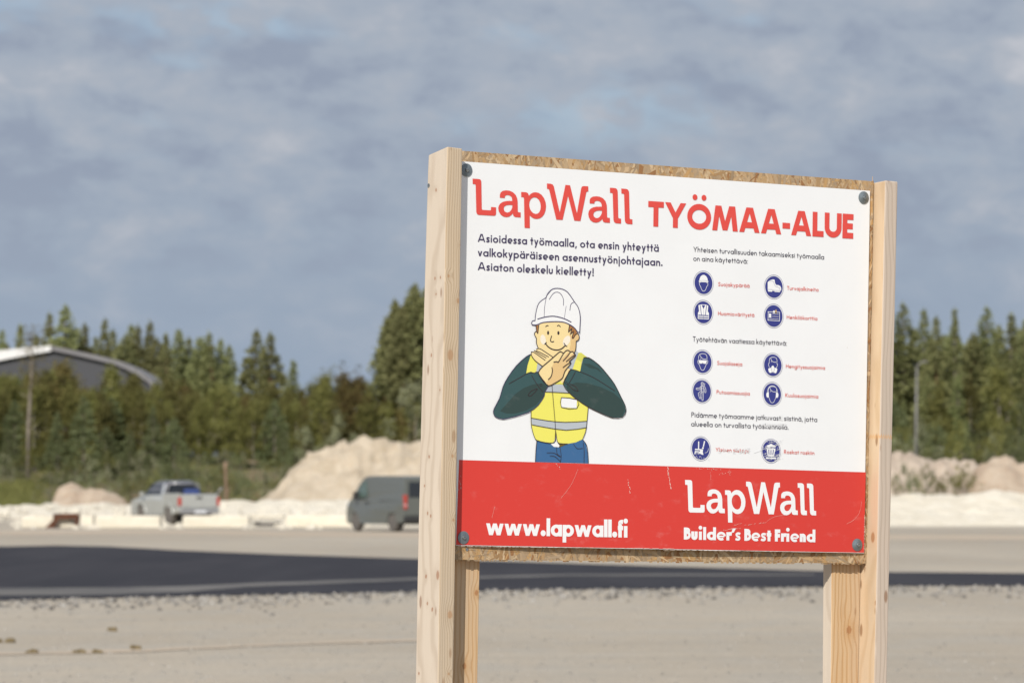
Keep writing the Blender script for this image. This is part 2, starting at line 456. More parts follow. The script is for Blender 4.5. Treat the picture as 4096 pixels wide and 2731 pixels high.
heap('lime_bank', [(1960, 1210), (2010, 1172), (2050, 1166), (2110, 1168), (2180, 1164), (2220, 1167), (2260, 1162), (2300, 1164), (2352, 1165), (2480, 1164), (2620, 1175), (2700, 1212)],
     206, 6, M_lime, 'lower whitish stone bank at the right, in front of the long bank', 'stone bank', seed=17, rough=0.1)
heap('spoil_heap', [(1900, 1140), (1960, 1075), (2010, 1040), (2052, 1031), (2085, 1031), (2110, 1040), (2140, 1056), (2170, 1062), (2200, 1090), (2240, 1140)],
     262, 12, M_spoil, 'grey spoil heap beside the right post, overgrown in front', 'spoil heap', seed=11, rough=0.3)
heap('spoil_heap', [(2130, 1140), (2150, 1070), (2172, 1046), (2196, 1041), (2216, 1048), (2236, 1055), (2262, 1070), (2300, 1140)],
     266, 10, M_spoil, 'middle grey spoil heap at the right, between two others', 'spoil heap', seed=12, rough=0.3)
heap('spoil_heap', [(2210, 1140), (2240, 1072), (2262, 1056), (2290, 1045), (2312, 1045), (2340, 1058), (2370, 1056), (2420, 1060), (2480, 1080), (2560, 1140)],
     262, 12, M_sand2, 'sandy pink spoil heap at the right edge of the photo', 'spoil heap', seed=13, rough=0.25)

# pale concrete slabs lying in a row at the edge of the yard
m = MatB('pale_concrete', 0.9, 0.15)
n1 = m.noise(m.mapv((1.2, 1.2, 3)), 1, 6, 0.6); n2 = m.noise(m.mapv((14, 14, 14)), 1, 4, 0.6)
c = m.mix(m.step(n1, 0.3, 0.7), (0.60, 0.555, 0.45, 1), (0.70, 0.655, 0.56, 1)); c = m.mix(m.math('MULTIPLY', m.step(n2, 0.6, 0.8), 0.4), c, (0.5, 0.43, 0.32, 1))
m.color(c).bump(n2, 0.3, 0.02); M_conc = m.mat
def slab(xl, xr, yt, yb, dep, label, lift=0.0, ramp=0.0):
    a, b = gnd(xl, yb), gnd(xr, yb); Y = (a.y + b.y) / 2
    h = at(xl, yt, Y).z
    root = bpy.data.objects.new('concrete_slab', None)
    w = b.x - a.x; mb = MB()
    hh = h - lift
    prof = [(-w / 2, lift), (w / 2, lift), (w / 2 - ramp, lift + hh * 0.55), (w / 2 - ramp * 1.2, h), (-w / 2 + 0.05, h), (-w / 2, h - 0.08)]
    mb.prism(prof, 0, dep)
    o = mb.build('concrete_slab', M_conc, bevel=0.07)
    o.location = ((a.x + b.x) / 2, Y, 0); bpy.data.objects.remove(root)
    o.rotation_euler = (0, 0, rnd.uniform(-0.02, 0.02))
    return tag(o, label, 'concrete slab', 'pale concrete slabs along the yard edge')
slab(49, 181, 1184.5, 1212.5, 1.1, 'pale concrete slab left of the rusty steel trestle', ramp=0.25)
slab(184, 214, 1184, 1209, 1.0, 'short pale concrete slab right of the rusty steel trestle')
slab(218, 368, 1184, 1213.5, 1.2, 'long pale concrete slab in front of the pickup bonnet')
slab(419, 572, 1184, 1212.5, 1.2, 'long pale concrete slab under the pickup tailgate')
slab(577, 652, 1182, 1196.5, 1.6, 'pale concrete slab propped above the dark steel plate', lift=0.17)
slab(656, 830, 1183, 1210.5, 1.4, 'pale concrete slab reaching behind the front of the van')
M_dark = plain('dark_steel', (0.05, 0.046, 0.044, 1), 0.7, 0.3, 0.0, 0.2)
a, b = gnd(577, 1208), gnd(650, 1208); mb = MB(); mb.box((a.x, a.y, 0.0), (b.x, a.y + 1.5, 0.115))
mb.box((a.x + 0.1, a.y - 0.02, 0.115), (a.x + 0.3, a.y + 1.4, 0.165)); mb.box((b.x - 0.3, a.y - 0.02, 0.115), (b.x - 0.1, a.y + 1.4, 0.165))
o = mb.build('steel_plate', M_dark, bevel=0.01); tag(o, 'dark steel plate on the ground under the propped slab', 'steel plate')

# crumbled pale rubble along the bank and between the slabs
mb = MB()
for i in range(900):
    x = rnd.uniform(-60, 900); y = 1184 + abs(rnd.gauss(0, 9))
    if 150 < x < 186 or 310 < x < 420: continue
    if rnd.random() < .6: x = rnd.choice((44, 183, 216, 372, 417, 574, 654, 720, 830)) + rnd.gauss(0, 7); y = 1207 + rnd.gauss(0, 4)
    q = gnd(x, min(y, 1214)); g = rnd.uniform(.42, .66)
    rock(mb, (q.x, q.y, 0.0), rnd.uniform(.05, .20), rnd, (g, g * .93, g * .79, 1))
for i in range(500):
    x = rnd.uniform(-40, 2400); q = at(x, 1150, 252 - rnd.uniform(1.5, 4.6)); g = rnd.uniform(.46, .66)
    rock(mb, (q.x, q.y, 0.02 + .55 * max(0, (q.y - 247.4) / 3.2)), rnd.uniform(.06, .22), rnd, (g, g * .93, g * .79, 1))
tag(mb.build('pale_rubble', M_stone, colors=True, fix=False), kind='stuff')

# rusty steel trestle
M_rust = MatB('rusty_steel', 0.9, 0.2)
n1 = M_rust.noise(M_rust.mapv((5, 5, 5)), 1, 6, 0.65)
M_rust.color(M_rust.mix(M_rust.step(n1, 0.35, 0.65), (0.055, 0.027, 0.018, 1), (0.13, 0.058, 0.034, 1))); M_rust = M_rust.mat
a, b = gnd(104, 1212.5), gnd(182, 1212.5)
t = thing('steel_trestle', 'rusty brown steel trestle standing between two pale slabs', 'steel trestle', ((a.x + b.x) / 2, a.y - 0.25, 0), 0.05)
w = (b.x - a.x) / 2
mb = MB(); mb.box((-w + 0.32, 0, 0.34), (w, 0.16, 0.56)); mb.box((-w + 0.32, 0.9, 0.34), (w, 1.06, 0.56)); mb.box((-w + 0.34, 0.16, 0.37), (w - 0.02, 0.9, 0.53)); mb.build('top_beam', M_rust, t, bevel=0.015)
for y in (0.0, 0.9):
    mb = MB(); mb.box((w - 0.17, y + 0.01, 0.0), (w - 0.01, y + 0.15, 0.34)); mb.build('leg', M_rust, t, bevel=0.012)
    mb = MB(); mb.prism([(-w, 0.0), (-w + 0.36, 0.0), (-w + 0.55, 0.34), (-w + 0.34, 0.34)], y + 0.01, y + 0.15); mb.build('leg', M_rust, t, bevel=0.012)
# ------------------------------------------------------------------ trees
def leaf_mat(name, a, b, hue=0.03):
    m = MatB(name, 0.75, 0.15)
    oi = m.N.new('ShaderNodeObjectInfo')
    n1 = m.noise(m.mapv((0.9, 0.9, 0.9)), 1, 4, 0.6)
    n2 = m.noise(m.mapv((5, 5, 5)), 1, 3, 0.6)
    c = m.mix(m.step(m.math('ADD', m.math('MULTIPLY', n1, 0.6), m.math('MULTIPLY', n2, 0.4)), 0.36, 0.64), a, b)
    hs = m.N.new('ShaderNodeHueSaturation')
    m.L.new(c, hs.inputs['Color'])
    m.L.new(m.math('ADD', m.math('MULTIPLY', oi.outputs['Random'], hue * 2), 0.5 - hue), hs.inputs['Hue'])
    m.L.new(m.math('ADD', m.math('MULTIPLY', oi.outputs['Random'], 0.5), 0.75), hs.inputs['Value'])
    m.color(hs.outputs[0])
    tr = m.N.new('ShaderNodeBsdfTranslucent'); m.L.new(hs.outputs[0], tr.inputs['Color'])
    mx = m.N.new('ShaderNodeMixShader'); mx.inputs[0].default_value = 0.35
    m.L.new(m.b.outputs[0], mx.inputs[1]); m.L.new(tr.outputs[0], mx.inputs[2])
    m.L.new(mx.outputs[0], m.N['Material Output'].inputs[0])
    return m.mat
M_pine = leaf_mat('pine_needles', (0.175, 0.186, 0.082, 1), (0.310, 0.318, 0.140, 1), 0.016)
M_spruce = leaf_mat('spruce_needles', (0.182, 0.202, 0.086, 1), (0.315, 0.338, 0.146, 1), 0.016)
M_birch = leaf_mat('birch_leaves', (0.125, 0.126, 0.036, 1), (0.235, 0.225, 0.080, 1), 0.012)
M_brown = leaf_mat('browning_leaves', (0.125, 0.100, 0.036, 1), (0.200, 0.160, 0.062, 1), 0.01)
M_young = leaf_mat('young_needles', (0.115, 0.135, 0.060, 1), (0.205, 0.226, 0.112, 1), 0.012)
M_willow = leaf_mat('willow_leaves', (0.20, 0.205, 0.115, 1), (0.34, 0.345, 0.215, 1), 0.015)
M_bark = plain('pine_bark', (0.17, 0.095, 0.062, 1), 0.9, 0.1, 0, 0.35, 5)
M_gbark = plain('grey_bark', (0.22, 0.19, 0.16, 1), 0.9, 0.1, 0, 0.35, 5)
M_wbark = plain('birch_bark', (0.36, 0.33, 0.28, 1), 0.9, 0.1, 0, 0.3, 7)

def leaf(mb, p, d, s, ln, wd):
    a = d * ln; b = s * wd
    mb.add([p - b * 0.3, p + a * 0.5 - b, p + a, p + a * 0.5 + b], [(0, 1, 2, 3)])
def conifer(seed, R0, base, n, power=0.75, lean=0.0, droop=-0.25):
    """10 m tall crown: boughs of needle sprays, uneven and gappy"""
    rd = random.Random(seed); mb = MB()
    lob = [(rd.uniform(0, 6.28), rd.uniform(base, 1), rd.uniform(0.5, 1.35)) for _ in range(22)]
    for i in range(n):
        f = base + (1 - base) * (rd.random() ** 1.08)
        rm = R0 * ((1 - f) / (1 - base)) ** power + 0.04
        if f < base + 0.12: rm *= 0.55 + 0.45 * (f - base) / 0.12
        ang = rd.uniform(0, 6.283)
        for la, lf, lm in lob:
            da = abs((ang - la + 3.14159) % 6.28318 - 3.14159)
            if da < 0.7 and abs(f - lf) < 0.06: rm *= lm
        r = rm * (rd.random() ** 0.34); sz = 0.38 + 0.62 * min(1.0, rm / 0.9)
        p = Vector((r * math.cos(ang) + lean * f, r * math.sin(ang), 10 * f + droop * r))
        o = Vector((math.cos(ang), math.sin(ang), rd.uniform(-0.4, 0.5)))
        for k in range(9):
            d = (o + Vector((rd.gauss(0, .6), rd.gauss(0, .6), rd.gauss(0, .45)))).normalized()
            s = d.cross(Vector((o.x + rd.gauss(0, .45), o.y + rd.gauss(0, .45), .55 + rd.gauss(0, .4)))).normalized()
            q = p + Vector((rd.gauss(0, .14), rd.gauss(0, .14), rd.gauss(0, .10))) * sz
            leaf(mb, q, d, s, rd.uniform(.18, .40) * sz, rd.uniform(.07, .13) * sz)
    for k in range(5):                                     # leader
        leaf(mb, Vector((lean, 0, 9.7 + 0.08 * k)), Vector((rd.gauss(0, .3), rd.gauss(0, .3), 1)).normalized(), Vector((1, 0, 0)), 0.3, 0.03)
    return mb
def broadleaf(seed, rx, base, n, shape=0.5):
    rd = random.Random(seed); mb = MB()
    cl = []
    for i in range(24):
        f = base + (1 - base) * rd.random()
        t = (f - base) / (1 - base)
        rm = rx * (math.sin(math.pi * min(1, t * (1 - shape) + 0.0) if t < 0 else math.pi * (t ** shape)) ** 0.6 + 0.08) if t < 1 else 0.1
        a = rd.uniform(0, 6.283); r = rm * rd.random() ** 0.5
        cl.append((Vector((r * math.cos(a), r * math.sin(a), 10 * f)), rd.uniform(0.35, 0.75)))
    cl.append((Vector((0, 0, 9.6)), 0.3))
    for i in range(n):
        c, s = rd.choice(cl)
        p = c + Vector((rd.gauss(0, s * .55), rd.gauss(0, s * .55), rd.gauss(0, s * .9)))
        for k in range(6):
            d = Vector((rd.gauss(0, 1), rd.gauss(0, 1), rd.gauss(-.2, 1))).normalized()
            rad = Vector((p.x, p.y, 0)); rad = rad.normalized() if rad.length > .05 else Vector((0, 0, 1))
            sd = d.cross(rad + Vector((rd.gauss(0, .55), rd.gauss(0, .55), .6 + rd.gauss(0, .4)))).normalized()
            leaf(mb, p + Vector((rd.gauss(0, .14), rd.gauss(0, .14), rd.gauss(0, .14))), d, sd, rd.uniform(.12, .26), rd.uniform(.06, .12))
    return mb
def limbs(mb, seed, n, lo, hi, ln, up, r0=0.035):
    rd = random.Random(seed)
    for i in range(n):
        z = rd.uniform(lo, hi); a = rd.uniform(0, 6.283); l = ln * rd.uniform(.6, 1.1) * (1.15 - z / 12)
        e = Vector((l * math.cos(a), l * math.sin(a), z + up * l))
        mb.tube([(0, 0, z), (e.x * .5, e.y * .5, z + up * l * .6 + 0.05), tuple(e)], [r0, r0 * .7, r0 * .25], 5)
PROTO = {}
def proto(key, crown_mb, leaf_m, bark_m, name, cat, tr=0.13, top=9.3, nl=14, lo=3, ln=1.0, up=0.0, seed=0):
    o = bpy.data.objects.new(name, None); o.empty_display_size = 0.3
    o['category'] = cat
    c = crown_mb.build('crown', leaf_m, None, fix=False); c.parent = o
    t = MB(); rd = random.Random(seed)
    j = [rd.uniform(-.08, .08) for _ in range(4)]
    t.tube([(0, 0, -0.6), (j[0], j[1], 3), (j[2], j[3], 6.2), (0, 0, top)], [tr, tr * .8, tr * .5, tr * .12], 8)
    limbs(t, seed, nl, lo, top * .9, ln, up)
    k = t.build('trunk', bark_m, None, fix=False, smooth=True); k.parent = o
    C.objects.unlink(c); C.objects.unlink(k)
    PROTO[key] = o
    return o
for i in range(5):
    proto('pine%d' % i, conifer(100 + i, (2.0, 1.75, 2.1, 1.85, 1.6)[i], (.22, .16, .30, .2, .12)[i], 460, (.95, 1.05, .8, 1.0, 1.15)[i], (0.1, -.15, .2, 0, -.05)[i]), M_pine, M_bark, 'pine_tree', 'tree', 0.14, 9.4, 22, 1.5, 1.1, -.05, i)
for i in range(3):
    proto('tall%d' % i, conifer(140 + i, (2.0, 1.8, 2.1)[i], (.44, .47, .42)[i], 480, (.75, .8, .7)[i], 0.1, -.1), M_pine, M_bark, 'pine_tree', 'tree', 0.17, 9.4, 22, 3.8, 1.3, .15, 20 + i)
for i in range(3):
    proto('spruce%d' % i, conifer(160 + i, (1.25, 1.0, 1.45)[i], (.05, .06, .04)[i], 460, (.95, 1.0, .85)[i], 0, -.35), M_spruce, M_gbark, 'spruce_tree', 'tree', 0.12, 9.6, 24, .8, .9, -.2, 40 + i)
for i in range(3):
    proto('young%d' % i, conifer(180 + i, (3.0, 3.6, 2.7)[i], (.04, .05, .04)[i], 420, (.85, .75, .95)[i], 0, -.25), M_young, M_gbark, 'young_pine', 'tree', 0.14, 9.4, 18, 1, 1.4, .1, 60 + i)
for i in range(5):
    proto('birch%d' % i, broadleaf(200 + i, (1.0, 1.3, .85, 1.15, 1.4)[i], (.18, .25, .12, .3, .2)[i], 620, (.6, .55, .7, .5, .6)[i]), M_birch, M_wbark, 'birch_tree', 'tree', 0.085, 9.2, 14, 2, 1.1, .9, 80 + i)
for i in range(2):
    proto('brown%d' % i, broadleaf(220 + i, (.8, 1.0)[i], (.2, .16)[i], 520, .6), M_brown, M_gbark, 'birch_tree', 'tree', 0.085, 9.2, 14, 2, 1.0, .9, 90 + i)
for i in range(2):
    proto('willow%d' % i, broadleaf(240 + i, (3.6, 4.2)[i], .03, 700, .45), M_willow, M_gbark, 'willow_bush', 'bush', 0.10, 7.5, 16, .3, 2.2, 1.0, 95 + i)
for i in range(3):
    proto('shrub%d' % i, broadleaf(260 + i, (5.0, 6.0, 4.4)[i], .0, 420, .4), (M_birch, M_young, M_willow)[i], M_gbark, 'low_shrub', 'shrub', 0.09, 6.5, 18, .2, 3.2, .7, 97 + i)
rt = random.Random(77)
def plant(key, x, top, Y, wid=1.0, label=None, group=None, base=None, maxh=None):
    p = at(x, top, Y); zb = tz(p.x, Y) if base is None else base
    s = max(0.06, (p.z - zb) / 10.0)
    k = s * wid
    return copy_thing(PROTO[key], (p.x, Y, zb - 0.02), rt.uniform(0, 6.283), (k, k, s), label, group)

# --- row of dark conifers behind the hall
G1 = 'dark conifers standing behind the hall'
row = [(6, 757, 'pine1', 'dark conifer cut off by the left edge of the photo, above the bright roof slope'),
       (45, 748, 'pine4', 'narrow dark conifer rising alone above the bright left roof slope'),
       (82, 770, 'pine3', 'low dark conifer right behind the top of the dead birch'),
       (116, 719, 'pine1', 'second tallest dark conifer behind the hall, just left of the tallest'),
       (149, 703, 'pine0', 'tallest dark conifer behind the hall, right above its roof ridge'),
       (172, 752, 'pine2', 'low bushy conifer under the right shoulder of the tallest one behind the hall'),
       (195, 745, 'pine3', 'dark conifer in the dip between the two high tops behind the hall'),
       (220, 775, 'pine4', 'low conifer left of the slender pointed one behind the hall roof'),
       (243, 732, 'pine1', 'slender pointed conifer halfway down the right roof slope of the hall'),
       (259, 757, 'pine3', 'lower twin leaning on the slender pointed conifer behind the hall'),
       (284, 768, 'pine2', 'broad low conifer right of the slender pointed one behind the hall'),
       (300, 748, 'pine0', 'left one of two equal round-topped conifers above the hall eave'),
       (317, 749, 'pine3', 'right one of two equal round-topped conifers above the hall eave'),
       (349, 739, 'pine1', 'spiky conifer straight above the end of the hall roof'),
       (366, 778, 'pine2', 'low broad conifer right of the spiky one above the hall roof end'),
       (383, 768, 'pine4', 'thin conifer in the notch left of the high conifer above the pickup'),
       (410, 758, 'pine0', 'high conifer straight above the pickup'),
       (434, 775, 'pine3', 'round-topped conifer between the two high conifers above the pickup'),
       (460, 773, 'pine2', 'bushy conifer left of the last high one in the dark row'),
       (485, 764, 'pine1', 'last high conifer at the right end of the dark row behind the hall'),
       (509, 780, 'pine0', 'rightmost sloping conifer of the dark row, at the sky gap'),
       (586, 759, 'pine0', 'taller and broader of the two conifers standing alone against the sky'),
       (621, 766, 'pine3', 'lower right of the two conifers standing alone against the sky'),
       (672, 829, 'spruce1', 'small pointed spruce alone right of the pair against the sky')]
for i, (x, y, k, lab) in enumerate(row):
    plant(k, x, y, 352 + rt.uniform(-6, 10), (1.0 if x < 540 else 1.12) * rt.uniform(.95, 1.15) * (1.0 if 'pine' in k else 1.2), lab, G1)
for x in range(-60, 520, 34):
    plant(rt.choice(('pine0', 'pine2', 'pine3')), x + rt.uniform(-8, 8), rt.uniform(785, 815), 364, 1.1, 'conifer filling the lower gaps of the dark row behind the hall', 'conifers low in the dark row')
# --- tall pines against the left post
G2 = 'tall pines beside the left post of the sign'
for x, y, k, w, lab in ((884, 742, 'tall1', .8, 'lowest and leftmost pine of the tall clump beside the left post'),
                     (905, 690, 'tall0', .72, 'pointed pine on the left shoulder of the tall clump beside the left post'),
                     (926, 704, 'tall2', .8, 'pine in the middle of the tall clump, lower than its neighbours'),
                     (941, 683, 'tall1', .75, 'pine just left of the highest crown in the tall clump'),
                     (955, 655, 'tall0', .85, 'highest pine of the tall clump, touching the left post'),
                     (985, 660, 'tall2', .9, 'pine of the tall clump half hidden behind the left post')):
    plant(k, x, y, 306 + rt.uniform(-4, 6), w, lab, G2)
# --- forest at the right
G3 = 'green conifers at the right of the sign'
for x, y, k, w, lab in ((2074, 699, 'spruce2', 1.3, 'tall green conifer touching the right post of the sign'),
                     (2122, 711, 'spruce0', 1.0, 'pale distant spruce right above the street lamp'),
                     (2150, 727, 'pine3', .95, 'round-topped conifer right of the pale spruce above the street lamp'),
                     (2193, 711, 'spruce1', .9, 'narrow pointed spruce alone in the dip of the right forest'),
                     (2230, 765, 'pine2', 1.1, 'low broad conifer in the dip right of the narrow spruce'),
                     (2266, 707, 'spruce2', 1.25, 'broad pointed spruce, highest of the right forest edge'),
                     (2295, 748, 'pine0', 1.0, 'low conifer right of the broad pointed spruce'),
                     (2323, 722, 'spruce0', 1.15, 'pointed spruce near the right edge of the photo'),
                     (2352, 733, 'pine1', 1.15, 'conifer cut off by the right edge of the photo')):
    plant(k, x, y, 304 + rt.uniform(-3, 6), w, lab, G3)
for x in list(range(2030, 2420, 24)):
    plant(rt.choice(('pine0', 'pine1', 'pine2', 'spruce2')), x + rt.uniform(-8, 8), rt.uniform(752, 790), 312 + rt.uniform(-4, 6), 1.25, 'conifer standing back in the right forest, below the pointed tops', 'conifers low in the right forest')
for x in list(range(2046, 2400, 30)):
    plant(rt.choice(('pine1', 'birch1', 'spruce0', 'birch4', 'young1')), x + rt.uniform(-8, 8), rt.uniform(850, 930), 292 + rt.uniform(-3, 4), 1.2, 'lower tree along the front edge of the right forest', 'lower trees in front of the right forest')
for x in range(2040, 2400, 24):
    plant(rt.choice(('shrub0', 'shrub1', 'willow1')), x + rt.uniform(-8, 8), rt.uniform(965, 1005), 284 + rt.uniform(-2, 3), .9, 'leafy bush at the foot of the right forest, behind the spoil heaps', 'bushes at the foot of the right forest')
# --- woods carrying on behind the sign
for x in range(1020, 2030, 46):
    plant(rt.choice(('pine0', 'pine1', 'pine2', 'spruce2', 'spruce0')), x + rt.uniform(-12, 12), rt.uniform(690, 780), 308 + rt.uniform(-5, 8), 1.35, 'conifer of the wood directly behind the sign', 'conifers behind the sign')
for x in range(1050, 2030, 32):
    plant(rt.choice(('shrub0', 'shrub1', 'birch4', 'willow1')), x + rt.uniform(-8, 8), rt.uniform(950, 1000), 286 + rt.uniform(-3, 3), 1.2, 'bush at the foot of the wood behind the sign', 'bushes behind the sign')
# --- thicket of young birches
prof = [(-80, 866), (0, 864), (60, 856), (105, 850), (146, 836), (175, 862), (210, 882), (255, 850), (280, 876), (305, 866), (330, 874), (360, 869), (420, 876), (500, 880), (560, 888), (640, 882), (700, 893), (747, 864), (770, 888), (790, 860), (812, 893), (824, 869), (850, 882), (900, 886), (975, 882), (1060, 885)]
def ptop(x):
    for a, b in zip(prof, prof[1:]):
        if a[0] <= x <= b[0]: return a[1] + (b[1] - a[1]) * (x - a[0]) / (b[0] - a[0])
    return 885
G4 = 'young birches of the thicket'
for x, k, lab in ((146, 'brown1', 'brownish young birch standing highest in front of the hall gable'),
                  (255, 'birch2', 'olive young birch pointing up in front of the right half of the hall gable'),
                  (305, 'birch0', 'olive young birch in front of the hall eave'),
                  (747, 'birch1', 'green young birch rising above the thicket behind the left part of the sand heap'),
                  (790, 'brown0', 'thin grey-brown young birch rising above the thicket over the sand heap top'),
                  (824, 'brown0', 'thin young birch just right of the grey-brown one over the sand heap')):
    plant(k, x, ptop(x), 301, 1.25, lab, G4)
for r, (Y, dy, st) in enumerate(((318, 10, 24), (309, 14, 22), (301, 40, 22))):
    for x in range(-50, 1040, st):
        xx = x + rt.uniform(-7, 7)
        k = rt.choice(('birch0', 'birch1', 'birch2', 'birch3', 'birch4', 'birch1', 'birch0', 'young0', 'brown0'))
        plant(k, xx, ptop(xx) + dy + rt.uniform(-6, 22), Y + rt.uniform(-3, 3), 1.25,
              ('young birch at the back of the thicket', 'young birch in the middle of the thicket', 'lower young birch along the front of the thicket')[r], G4)
for x, y, k, lab in ((20, 985, 'young0', 'young conifer at the far left in front of the thicket'), (132, 944, 'young2', 'pale young conifer right of the dead birch'),
                (192, 910, 'young0', 'largest blue-green young conifer, under the hall gable'), (244, 978, 'young1', 'pale young conifer low under the right half of the hall'),
                (300, 985, 'young2', 'small young conifer left of the slim blue-green one'), (352, 930, 'young2', 'slim blue-green young conifer above the pickup bonnet'),
                (400, 958, 'young1', 'broad young conifer above the pickup cab'), (650, 985, 'young0', 'young conifer left of the sand heap')):
    plant(k, x, y, 294, 1.0, lab, 'young conifers in front of the thicket')
plant('willow0', 955, 884, 290, .95, 'grey-green willow bush against the left post of the sign', 'willow bushes at the sand heap')
plant('willow1', 775, 958, 292, .9, 'pale willow bush above the left shoulder of the sand heap', 'willow bushes at the sand heap')
plant('willow0', 700, 985, 292, .8, 'pale willow bush left of the sand heap', 'willow bushes at the sand heap')
for x in range(-40, 1000, 26):
    plant(rt.choice(('shrub0', 'shrub2', 'shrub2', 'shrub1')), x + rt.uniform(-9, 9), rt.uniform(1034, 1064), 289 + rt.uniform(-4, 4), 1.0, 'low shrub along the foot of the thicket', 'low shrubs at the foot of the thicket')
for x in range(120, 700, 24):
    plant(rt.choice(('shrub0', 'shrub1', 'shrub0', 'shrub2')), x + rt.uniform(-14, 14), rt.uniform(1072, 1102), 275 + rt.uniform(-4, 6), 1.0, 'knee-high scrub on the open slope below the thicket', 'scrub on the open slope')
for x in range(2058, 2232, 17):
    plant(rt.choice(('shrub0', 'shrub1', 'shrub0')), x + rt.uniform(-6, 6), rt.uniform(1064, 1098), 254.5 + rt.uniform(-.6, .6), .85, 'scrub growing on the front of the grey spoil heaps', 'scrub on the spoil heaps', base=0.3)

# --- bright grass at the left edge
M_grass = leaf_mat('tall_grass', (0.120, 0.122, 0.040, 1), (0.205, 0.200, 0.072, 1), 0.02)
mb = MB(); rg = random.Random(3)
for i in range(4200):
    x = rg.uniform(-60, 122); Y = rg.uniform(262.5, 287)
    if x > 70 and rg.random() < (x - 70) / 60: continue
    p = at(x, 1150, Y); h = rg.uniform(.3, .8) * (1.0 if x < 70 else .75)
    d = Vector((rg.gauss(0, .25), rg.gauss(0, .25), 1)).normalized()
    leaf(mb, Vector((p.x, Y, tz(p.x, Y) - 0.02)), d, Vector((1, rg.gauss(0, .5), 0)).normalized(), h, 0.035)
tag(mb.build('tall_grass', M_grass, fix=False), 'yellow-green tall grass behind the stone bank at the left', 'grass', kind='stuff')

# --- dead birch and broken stump
t = thing('dead_birch', 'pale thin dead birch trunk in front of the hall, with a sparse brown top', 'tree', (0, 0, 0))
p = at(70, 765, 293); zb = tz(p.x, 293); t.location = (p.x, 293, zb); H = p.z - zb
mb = MB(); mb.tube([(-.15, 0, -.4), (-.1, 0, H * .4), (.08, 0, H * .75), (.1, 0, H)], [.11, .10, .07, .02], 8)
limbs(mb, 5, 16, H * .55, H * .97, .9, .5, .03); mb.build('trunk', M_gbark, t, fix=False, smooth=True)
mb = MB(); rg = random.Random(9)
for i in range(760):
    z = H * rg.uniform(.62, 1.05); q = Vector((rg.gauss(.05, .42), rg.gauss(0, .42), z))
    leaf(mb, q, Vector((rg.gauss(0, 1), rg.gauss(0, 1), rg.gauss(0, 1))).normalized(), Vector((rg.gauss(0, 1), 1, 0)).normalized(), rg.uniform(.12, .26), .05)
mb.build('crown', M_brown, t, fix=False)
M_snag = plain('bare_wood', (0.24, 0.165, 0.12, 1), 0.9, 0.1, 0, 0.25, 6)
p = at(519, 1061, 268); zb = tz(p.x, 268)
mb = MB(); mb.tube([(0, 0, -.4), (.03, 0, .8), (-.03, 0, p.z - zb - .25), (-.02, 0, p.z - zb)], [.09, .07, .07, .12], 9)
mb.tube([(0, 0, 1.1), (.25, .05, 1.45)], [.06, .02], 6)
o = mb.build('tree_stump', M_snag, smooth=True); o.location = (p.x, 268, zb)
tag(o, 'tall pinkish broken stump on the slope right of the pickup', 'tree stump')
for i, (x, y, lab) in enumerate(((300, 1052, 'pinkish root heap on the slope under the small young conifer'), (424, 1062, 'reddish root heap on the slope above the pickup cab'), (610, 1100, 'dark root heap at the left foot of the sand heap'))):
    p = at(x, y, 279); zb = tz(p.x, 279); mb = MB(); rr = random.Random(50 + i)
    for k in range(26):
        q = (rr.uniform(-1.6, 1.6), rr.uniform(-.8, .8), 0); e = (q[0] + rr.uniform(-.9, .9), q[1] + rr.uniform(-.5, .5), rr.uniform(.15, .8) * (1 - abs(q[0]) / 2.2))
        mb.tube([(q[0], q[1], -.15), ((q[0] + e[0]) / 2, q[1], e[2] * .8), e], [.10, .08, .03], 5)
    o = mb.build('root_heap', M_bark if i != 0 else M_snag, fix=False, smooth=True); o.location = (p.x, 279, zb); tag(o, lab, 'root heap')

# ------------------------------------------------------------------ hall
m = MatB('hall_sheet', 0.6, 0.3)
n1 = m.noise(m.mapv((.4, .4, .4)), 1, 4, .5)
wv = m.N.new('ShaderNodeTexWave'); wv.bands_direction = 'X'; wv.inputs['Scale'].default_value = 3.2; m.L.new(m.mapv((1, 1, 1)), wv.inputs['Vector'])
m.color(m.mix(n1, (0.060, 0.062, 0.071, 1), (0.074, 0.076, 0.085, 1))).bump(wv.outputs['Fac'], .3, .02); M_hall = m.mat
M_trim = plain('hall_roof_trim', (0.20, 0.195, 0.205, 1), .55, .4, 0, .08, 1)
M_white = plain('lit_roof_trim', (0.70, 0.70, 0.70, 1), .5, .4, 0, .03, 1)  # left trim: stronger light there painted in as a paler colour
HY = 334.0
hx = at(118, 797, HY); t = thing('hall', 'dark grey hall with an arched pale-edged roof behind the birch thicket', 'building', (hx.x, HY, tz(hx.x, HY)))
def hp(x, y):
    q = at(x, y, HY); return (q.x - hx.x, q.z - tz(hx.x, HY))
top_r = [(118, 797), (190, 812), (264, 829), (300, 844), (322, 856), (345, 872), (366, 896), (380, 930), (388, 980)]
top_l = [(118, 797), (60, 801.5), (0, 808), (-70, 818), (-140, 832), (-190, 850), (-225, 880), (-240, 930), (-246, 980)]
wall = [hp(x, y) for x, y in reversed(top_l)] + [hp(x, y) for x, y in top_r[1:]]
wall = [(x, z - .08) for x, z in wall]; wall = [(wall[0][0], -1.0)] + wall + [(wall[-1][0], -1.0)]
mb = MB(); mb.prism(wall, 0, 24); mb.build('wall', M_hall, t)
